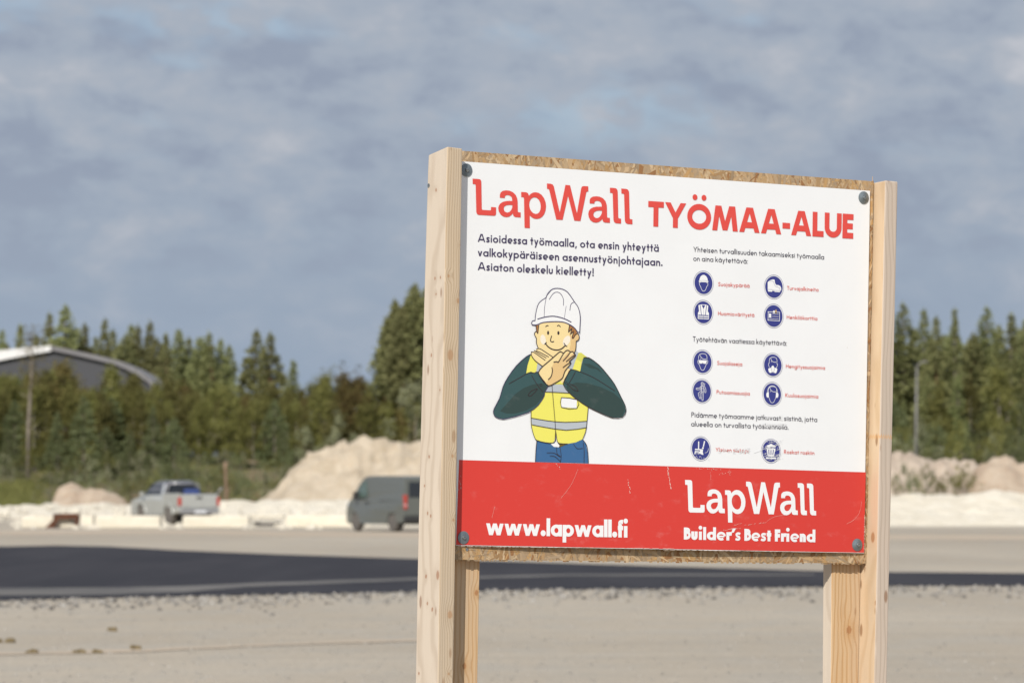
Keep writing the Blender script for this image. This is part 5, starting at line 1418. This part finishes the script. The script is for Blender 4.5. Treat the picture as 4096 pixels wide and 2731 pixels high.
# face helpers
def hair(a, zf, dx, dy, s):
    g = lambda p: [(dx + (x - 360) * s, dy + (y - 210) * s) for x, y in p]
    loop(a, zf, g([(263,280),(262,225),(280,175),(320,150),(365,145),(420,155),(455,190),(465,240),(462,285)]))
    loop(a, zf, g([(302,180),(318,225),(350,260),(400,278),(448,275)])); loop(a, zf, g([(322,230),(316,262),(306,282)]), w=.0008)
# goggles
a = pictogram(zB_, 360, 346, RAD, ''); hair(a, zB_, 360, 210, 1)
loop(a, zB_, [(262,300),(243,320),(248,375),(272,400),(292,450),(318,520),(355,547),(395,525),(425,455),(450,400),(478,375),(484,320),(462,303)])
fill(a, zB_, [(262,300),(462,306),(450,375),(430,392),(385,388),(360,370),(335,385),(290,386),(268,360)]); a.build('pictogram', 'blue round pictogram of safety goggles')
# respirator
a = pictogram(zB_, 2055, 424, RAD, ''); hair(a, zB_, 2058, 290, .92)
loop(a, zB_, [(1975,378),(1955,375),(1948,410),(1956,445),(1975,470)]); loop(a, zB_, [(2138,385),(2160,385),(2166,420),(2152,460),(2130,490)])
fill(a, zB_, [(1975,490),(2015,485),(2022,455),(2040,436),(2060,435),(2080,455),(2092,490),(2125,488),(2162,512),(2150,575),(2128,620),(2085,605),(2055,600),(2020,600),(1985,615),(1955,580),(1940,510)])
seg(a, zB_, [(2015,490),(2030,590),(2075,592),(2092,492)], .0007, P_ring, .0002); a.build('pictogram', 'blue round pictogram of a breathing mask')
# harness
a = pictogram(zB_, 345, 1050, RAD, '')
loop(a, zB_, [(328,845),(350,835),(375,848),(378,885),(355,915),(348,918),(325,890)], closed=True)
seg(a, zB_, [(325,868),(378,870)]); seg(a, zB_, [(412,855),(405,925)], .0012)
loop(a, zB_, [(318,930),(280,972),(215,975),(203,992),(215,1010),(285,1012),(318,985)], k=2); loop(a, zB_, [(318,930),(390,932),(432,985),(440,1070),(425,1085),(408,1070),(405,1000),(385,985)], k=2)
seg(a, zB_, [(318,930),(320,1050),(345,1078),(375,1055),(380,930)]); seg(a, zB_, [(335,930),(338,1050)]); seg(a, zB_, [(318,980),(380,985)], .0009)
loop(a, zB_, [(320,1050),(275,1080),(252,1115),(285,1215),(300,1228),(318,1212),(295,1120),(335,1085)], k=2); loop(a, zB_, [(345,1078),(340,1250),(355,1270),(372,1255),(376,1060)], k=2); a.build('pictogram', 'blue round pictogram of a person in a fall harness')
# ear defenders
a = pictogram(zB_, 2041, 1121, RAD, ''); hair(a, zB_, 2043, 1000, .98)
loop(a, zB_, [(1920,1070),(1935,1000),(1975,940),(2038,918),(2100,938),(2145,990),(2165,1075)])
fill(a, zB_, [(1915,1075),(1955,1068),(1958,1200),(1920,1205),(1895,1170),(1895,1110)]); fill(a, zB_, [(2130,1075),(2168,1082),(2188,1120),(2185,1180),(2160,1212),(2122,1205)])
loop(a, zB_, [(1958,1200),(1985,1280),(2010,1320),(2040,1330),(2070,1318),(2098,1265),(2125,1200)]); a.build('pictogram', 'blue round pictogram of ear defenders')
# broom and dustpan
a = pictogram(zC, 368, 375, RAD, '')
seg(a, zC, [(316,205),(313,385)], .0032); fill(a, zC, [(232,375),(380,385),(378,412),(225,405)])
fill(a, zC, [(228,425),(325,432),(330,505),(215,502)]); seg(a, zC, [(245,450),(318,455)], .0009, P_blue, .0002); seg(a, zC, [(240,485),(312,488)], .0026, P_blue, .0002)
seg(a, zC, [(455,195),(425,330)], .0034); fill(a, zC, [(405,335),(435,340),(432,380),(390,375)]); fill(a, zC, [(385,385),(420,390),(412,450),(428,522),(380,510),(322,475),(345,420)])
loop(a, zC, [(540,365),(540,410),(505,460),(460,472)], w=.0009); a.build('pictogram', 'blue round pictogram of a dustpan and broom')
# bin
a = pictogram(zC, 2018, 432, RAD, '')
fill(a, zC, [(1915,325),(1920,295),(1960,285),(2010,258),(2050,270),(2060,290),(2115,298),(2128,318),(2122,342),(1918,338)])
fill(a, zC, [(1912,358),(2125,368),(2085,562),(1938,552)])
for q in ([(1962,395),(1970,520)], [(2016,400),(2014,520)], [(2072,405),(2058,522)]): seg(a, zC, q, .0024, P_blue, .0002)
seg(a, zC, [(1895,592),(2135,602)], .0038); a.build('pictogram', 'scratched blue round pictogram of a waste bin')

# ---- the drawn worker
zc, zf_ = Z(1880, 1120, 700 / 1444), Z(2060, 1260, 300 / 1568)
a = Art(1)
def F_(zf, pts, mat, lay, sm=0, holes=()):
    p = M(zf, pts); p = smooth_path(p, sm, True) if sm else p
    a.poly(p, mat, dz=lay * .00025)
def Lw(zf, pts, w=.0022, mat=P_line, lay=9, sm=3, closed=False): a.rib(smooth_path(M(zf, pts), sm, closed), w, mat, closed, lay * .00025, cap=not closed)
jeans = [(548,1320),(540,1400),(535,1499),(974,1511),(968,1420),(958,1355),(925,1308),(800,1330)]
F_(zc, jeans, P_jean, 0)
vest = [(500,1070),(500,1180),(510,1240),(530,1300),(550,1322),(620,1340),(680,1343),(697,1325),(703,1240),(712,1312),(730,1346),(800,1350),(870,1338),(925,1313),(950,1250),(962,1160),(972,1040),(880,960),(765,830),(690,830),(600,900),(590,1000)]
F_(zc, vest, P_yel, 1)
F_(zc, [(660,1345),(700,1368),(740,1378),(800,1352),(735,1346),(700,1340)], P_belt, 1.5)
F_(zc, [(703,1265),(722,1345),(737,1365),(730,1378),(690,1375),(665,1352),(692,1338)], P_white, 2.2)
F_(zc, [(640,868),(675,860),(770,862),(815,932),(750,928),(700,925),(600,922)], P_grey, 2)
F_(zc, [(503,1137),(640,1160),(780,1172),(880,1175),(962,1163),(960,1215),(870,1228),(790,1237),(700,1230),(600,1210),(508,1192)], P_grey, 2)
F_(zc, [(750,968),(880,985),(877,1057),(750,1048)], P_white, 2)
F_(zc, [(500,612),(570,640),(560,780),(530,768),(500,755),(460,772),(465,710)], P_yel, 1)
F_(zf_, [(1300,790),(1380,785),(1510,885),(1420,905),(1390,985),(1360,1190),(1185,1160),(1215,1050),(1262,920)], P_yel, 1)
F_(zf_, [(1320,795),(1385,790),(1500,880),(1420,905),(1385,978),(1265,915)], P_yel2, 1.4)
F_(zf_, [(465,1000),(570,1070),(475,1195),(440,1170)], P_grey, 2)
F_(zf_, [(1255,725),(1320,790),(1268,920),(1190,1145),(1095,1090),(1150,990),(1240,850)], P_grey, 2)
armL = [(500,612),(460,632),(380,705),(310,800),(268,880),(240,975),(195,1060),(190,1100),(210,1130),(270,1147),(370,1125),(480,1090),(560,1030),(608,955),(612,925),(635,885),(640,870),(600,835),(555,758),(530,768),(500,755),(460,770),(472,700)]
armR = [(935,640),(980,642),(1060,700),(1130,780),(1190,860),(1240,960),(1275,1030),(1283,1080),(1255,1130),(1170,1135),(1060,1090),(960,1040),(880,985),(815,930),(765,860),(800,780),(830,735),(905,757),(920,690)]
F_(zc, armL, P_green, 3); F_(zc, armR, P_green, 3)
F_(zc, [(245,1080),(300,1020),(370,940),(440,890),(520,860),(600,850),(635,885),(605,925),(608,955),(540,1030),(460,1075),(370,1100),(300,1100)], P_green2, 3.5)
F_(zc, [(790,880),(870,845),(960,850),(1070,880),(1180,930),(1250,990),(1278,1060),(1250,1125),(1170,1130),(1060,1088),(960,1038),(880,983),(815,930)], P_green2, 3.5)
F_(zc, [(930,690),(985,725),(1040,735),(1090,770),(1060,730),(980,690)], P_green2, 3.5)
F_(zf_, [(1095,1105),(1150,1140),(1000,1400),(980,1430),(920,1370),(990,1280),(1030,1170)], P_skin, 3.8)
F_(zf_, [(820,1420),(930,1350),(985,1440)], P_yel, 3.9)
face = [(480,190),(600,155),(760,138),(920,140),(1040,165),(1125,215),(1200,300),(1330,440),(1325,500),(1265,550),(1265,640),(1255,730),(1225,800),(1100,860),(800,900),(600,800),(475,690),(440,590),(435,490),(400,420),(400,370),(440,340),(450,240)]
F_(zf_, face, P_skin, 4)
F_(zf_, [(1115,350),(1150,480),(1155,620),(1120,730),(1225,800),(1255,730),(1265,550),(1325,510),(1330,440),(1290,390),(1200,470)], P_skin2, 4.4)
for c_, rx, ry, rot in (((578, 512), 58, 105, .1), ((1070, 537), 78, 106, -.3)):
    F_(zf_, [(c_[0] + rx * math.cos(t) * math.cos(rot) - ry * math.sin(t) * math.sin(-rot), c_[1] + ry * math.sin(t)) for t in (2 * math.pi * k / 18 for k in range(18))], P_cheek, 4.7)
F_(zf_, [(430,215),(492,185),(478,290),(466,383),(443,330)], P_hair, 4.7)
F_(zf_, [(1130,212),(1245,290),(1288,370),(1240,430),(1212,482),(1185,470),(1205,350),(1150,400),(1178,290),(1110,352)], P_hair, 4.7)
for c_, rx, ry in (((683, 372), 22, 43), ((898, 374), 23, 40)):
    F_(zf_, [(c_[0] + rx * math.cos(t), c_[1] + ry * math.sin(t)) for t in (2 * math.pi * k / 14 for k in range(14))], P_line, 5)
F_(zf_, [(330,768),(375,778),(390,740),(425,742),(440,712),(510,703),(640,783),(780,878),(900,960),(700,1070),(568,1072),(470,1000),(400,940),(335,850)], P_skin, 5)
hand = [(475,1195),(560,1080),(640,1010),(780,890),(880,800),(940,762),(1000,798),(1040,755),(1095,735),(1145,770),(1195,762),(1215,800),(1250,830),(1230,870),(1120,970),(1152,990),(1140,1030),(1030,1170),(990,1290),(940,1350),(820,1420),(690,1480),(600,1390),(530,1300)]
F_(zf_, hand, P_skin, 6)
F_(zf_, [(690,1478),(640,1400),(720,1340),(765,1220),(755,1100),(800,1000),(890,960),(1000,880),(1100,780),(1140,780),(1110,880),(1180,820),(1215,802),(1248,832),(1225,870),(1115,970),(1085,1060),(1030,1168),(990,1288),(938,1348),(820,1418)], P_skin2, 6.4)
# outlines
for pts in ([(1000,798),(940,900),(888,985),(860,972),(795,982)], [(1140,778),(1070,870),(990,957)], [(1228,835),(1140,900),(1058,970)], [(1145,990),(1060,1040),(990,1095)], [(755,1095),(768,1160),(740,1280),(680,1345)]): Lw(zf_, pts, .0022, P_line, 10)
Lw(zf_, hand, .0024, P_line, 9, 2, True)
for pts in ([(330,768),(385,778),(460,830),(620,945)], [(390,740),(500,815),(640,895)], [(430,742),(560,805),(690,875)], [(440,712),(510,703),(640,783),(780,878)], [(335,770),(335,845),(400,940),(470,1000),(568,1072)]): Lw(zf_, pts, .0021, P_line, 5.6)
Lw(zf_, [(630,598),(680,660),(770,715),(880,730),(970,700),(1045,632)], .0030, P_line, 5.5); Lw(zf_, [(612,608),(645,575)], .0026, P_line, 5.7); Lw(zf_, [(1015,590),(1045,635),(1075,655)], .0024, P_line, 5.7)
Lw(zf_, [(755,438),(732,520),(740,550),(775,562),(800,552)], .0024, P_line, 5.7); Lw(zf_, [(632,242),(660,220),(685,225)], .0022, P_line, 5.7); Lw(zf_, [(876,230),(905,212),(938,245)], .0022, P_line, 5.7)
Lw(zf_, [(490,190),(478,290),(466,383),(440,330),(430,225)], .0020, P_line, 5.7); Lw(zf_, [(1130,215),(1110,352),(1178,285),(1150,400),(1210,345),(1185,470),(1212,482),(1245,425),(1300,385),(1332,445),(1320,515),(1268,548)], .0022, P_line, 5.7)
Lw(zf_, [(440,340),(402,370),(402,420),(437,490),(440,590),(475,690)], .0022, P_line, 5.7); Lw(zf_, [(1268,548),(1265,640),(1255,730),(1225,800)], .0022, P_line, 5.7)
# helmet
F_(zc, [(533,332),(540,270),(565,190),(625,140),(680,75),(740,72),(800,100),(858,182),(890,230),(905,300),(903,420),(885,430),(850,385),(780,350),(700,342),(600,350),(560,372),(507,368),(505,340)], P_white, 5.2)
for pts, w in (([(533,332),(540,270),(565,190),(625,145)], .0020), ([(622,150),(640,110),(680,75),(740,72),(800,100),(858,182)], .0024), ([(858,182),(890,230),(905,300),(903,380),(900,440)], .0022), ([(628,130),(612,220),(608,303)], .0013), ([(650,160),(680,115),(712,100),(745,115),(767,160),(766,210)], .0016),
               ([(790,215),(782,262),(775,312)], .0010), ([(858,182),(830,198),(820,250)], .0018), ([(555,322),(620,305),(690,299),(770,318),(830,347)], .0026), ([(533,335),(510,340),(507,366),(545,370),(600,350),(700,343),(780,351),(850,388),(886,432)], .0024)):
    Lw(zc, pts, w, P_purple, 6)
# clothes
Lw(zc, armL[:20], .0018, P_purple, 6, 2); Lw(zc, armR[:17], .0018, P_line, 6, 2)
for pts in ([(318,855),(420,797),(480,765),(530,766)], [(505,785),(545,855),(598,922)], [(555,758),(600,838),(640,872)], [(475,950),(500,915),(550,895)], [(475,950),(500,955),(552,900)], [(905,755),(1010,800),(1100,855),(1190,912)], [(865,757),(835,815),(800,868)], [(765,860),(800,780),(830,735),(905,757)], [(820,855),(870,880),(888,915)], [(888,915),(850,905),(812,865)],
            [(672,860),(680,960),(690,1080),(700,1200),(703,1330)], [(750,968),(880,985),(877,1057),(750,1048),(750,968)], [(503,1137),(640,1160),(780,1172),(962,1163)], [(508,1192),(600,1210),(790,1237),(960,1215)], [(610,922),(700,925),(815,932)]):
    Lw(zc, pts, .0014, P_line, 6, 2)
Lw(zc, [(500,1075),(500,1180),(510,1240),(530,1300),(550,1322),(620,1340),(680,1343),(697,1325),(703,1240),(712,1312),(730,1346),(800,1350)], .0017, P_line, 6, 2)
Lw(zc, [(925,1313),(950,1250),(962,1160),(972,1040)], .0016, P_line, 6); Lw(zc, [(548,1325),(540,1400),(536,1496)], .0016, P_line, 6); Lw(zc, [(930,1320),(958,1360),(968,1420),(973,1508)], .0016, P_line, 6)
for pts in ([(710,1380),(715,1430),(745,1455)], [(738,1378),(748,1450),(740,1500)], [(630,1424),(690,1425),(735,1455)], [(655,1448),(700,1455),(745,1500)], [(850,1350),(880,1388),(925,1385)], [(930,1340),(938,1410),(936,1508)]): Lw(zc, pts, .0011, P_line, 6)
for c_ in ((582, 864), (792, 850)): Lw(zc, [(c_[0] + 8 * math.cos(t), c_[1] + 10 * math.sin(t)) for t in (6.283 * k / 8 for k in range(8))], .0008, P_line, 6, 2, True)
a.build('illustration', 'drawing of a worker in a white hard hat and yellow vest crossing his hands')

# ---- scratches and scuffs
a = Art(5); rs = random.Random(21)
def dashes(zf, p, q, n, w, mat, ln=.35, jit=.003):
    A, B = onp(*zf(*p)), onp(*zf(*q))
    for i in range(n):
        t = (i + rs.uniform(.1, .9)) / n; e = (B - A) / n * ln; c = A.lerp(B, t) + Vector((rs.uniform(-jit, jit), rs.uniform(-jit, jit) * .3))
        a.rib([c - e, c + e * rs.uniform(.3, 1)], w * .75 * rs.uniform(.5, 1.2), mat, dz=(i % 5) * .00004)
dashes(z6, (1925, 310), (1950, 430), 9, .0016, P_scr, .5, .002); dashes(z6, (2280, 190), (2310, 395), 9, .0016, P_scr, .5, .0018)
dashes(z7, (45, 185), (68, 390), 8, .0012, P_scr, .5, .001); dashes(z7, (430, 205), (438, 310), 8, .0009, P_scr); dashes(z7, (500, 260), (610, 240), 14, .0010, P_scr, .3, .006); dashes(z7, (590, 215), (605, 275), 7, .0012, P_scr); dashes(z7, (300, 205), (520, 215), 14, .0009, P_scr, .3, .005)
dashes(z7, (540, 760), (700, 740), 12, .0010, P_scr, .5, .003); dashes(z7, (640, 715), (700, 700), 10, .0012, P_scr, .5, .004); dashes(z7, (730, 715), (930, 690), 10, .0010, P_scr, .4, .002); dashes(z6, (1280, 160), (1330, 215), 6, .0014, P_scr)
for pts, zf in (([(1780,505),(1765,590),(1720,660),(1645,705)], z7), ([(930,680),(1000,640),(1090,625)], z7), ([(1480,215),(1420,350),(1330,470)], z6), ([(735,545),(708,650)], z6)): a.rib(smooth_path(M(zf, pts), 4), .00035, P_scr, dz=.0002)
dashes(z6, (415, 905), (2350, 925), 60, .0011, P_scr, .5, .0008); dashes(z7, (0, 935), (1800, 962), 60, .0011, P_scr, .5, .0008); dashes(z7, (1808, 620), (1802, 960), 22, .0014, P_scr, .5, .0006); dashes(z6, (425, 275), (420, 420), 6, .0012, P_scr)
# rubbed-off print
dashes(z5, (1185, 940), (1192, 1010), 6, .0030, P_scuff, .8, .001)
for i in range(44): dashes(z5, (965 + i * 6, 1050 + rs.uniform(-12, 50)), (965 + i * 6 + 30, 1046 + rs.uniform(-12, 50)), 2, .0016, P_scuff, .5, .001)
for i in range(46): dashes(z5, (640 + i * 4, 1325 + rs.uniform(-10, 62)), (640 + i * 4 + 26, 1320 + rs.uniform(-10, 62)), 2, .0014, P_scuff, .45, .001)
for i in range(16): dashes(z5, (470 + i * 8, 1325 + rs.uniform(0, 50)), (470 + i * 8 + 18, 1322 + rs.uniform(0, 50)), 1, .0012, P_scuff, .5, .001)
for i in range(60):
    x = rs.uniform(985, 1160); y = rs.uniform(1235, 1470)
    dashes(z5, (x, y), (x + 50, y - 18), 3, .0011, P_scuff, .4, .0008)
for i in range(26):
    x = rs.uniform(225, 385); y = rs.uniform(1400, 1455); dashes(z5, (x, y), (x + 6, y + 22), 1, .0012, P_scuff, .4, .0008)
a.rib(M(z5, [(880, 1370), (1080, 1300)]), .0010, P_scuff, dz=.0003)
tag(a.build('scratches'), kind='stuff')

# ---- washers and screws
M_zinc = plain('zinc_washer', (.20, .235, .255, 1), .42, .5, .6, .15, 60); M_screw = plain('screw_steel', (.32, .34, .34, 1), .3, .5, .85, .1, 60)
for x, y, dome in ((1867, 680.7, .0008), (3455.5, 790.8, .0030), (1853.9, 2149.5, .0008), (3428.6, 2178, .0030)):
    p = back(x, y, .002); r = .0155; w0 = bow(p.x, p.y) + .0004
    mb = MB(); mb.lathe([(r, 0), (r, .0016), (r * .93, .0020), (r * .45, .0020 + dome), (r * .28, .0022 + dome)], loc(p.x, p.y, w0), (0, -1, 0), 32)
    wsh = mb.build('washer', M_zinc, sign, smooth=False)
    mb = MB(); mb.lathe([(.0048, .001), (.0048, .0030), (.0040, .0042), (.0024, .0045), (.0022, .0030), (.0002, .0029)], loc(p.x, p.y, w0 + dome + .001), (0, -1, 0), 16)
    mb.build('screw', M_screw, wsh)
# screws through the timbers
p = back(1732, 744, -.045); uu = fr(p.y) - Wd
mb = MB(); mb.lathe([(.0052, -.001), (.0052, .0006), (.0034, .0010), (.0030, .0002), (.0002, .0001)], (uu, .045, p.y + ZB), (-1, 0, 0), 16); mb.build('screw', M_screw, sign)
p = back(1866, 2196, OW); mb = MB(); mb.lathe([(.0042, 0), (.0042, .0028), (.0030, .0034), (.0002, .0022)], loc(p.x, p.y, OW), (0, -1, 0), 16); mb.build('screw', M_screw, sign)
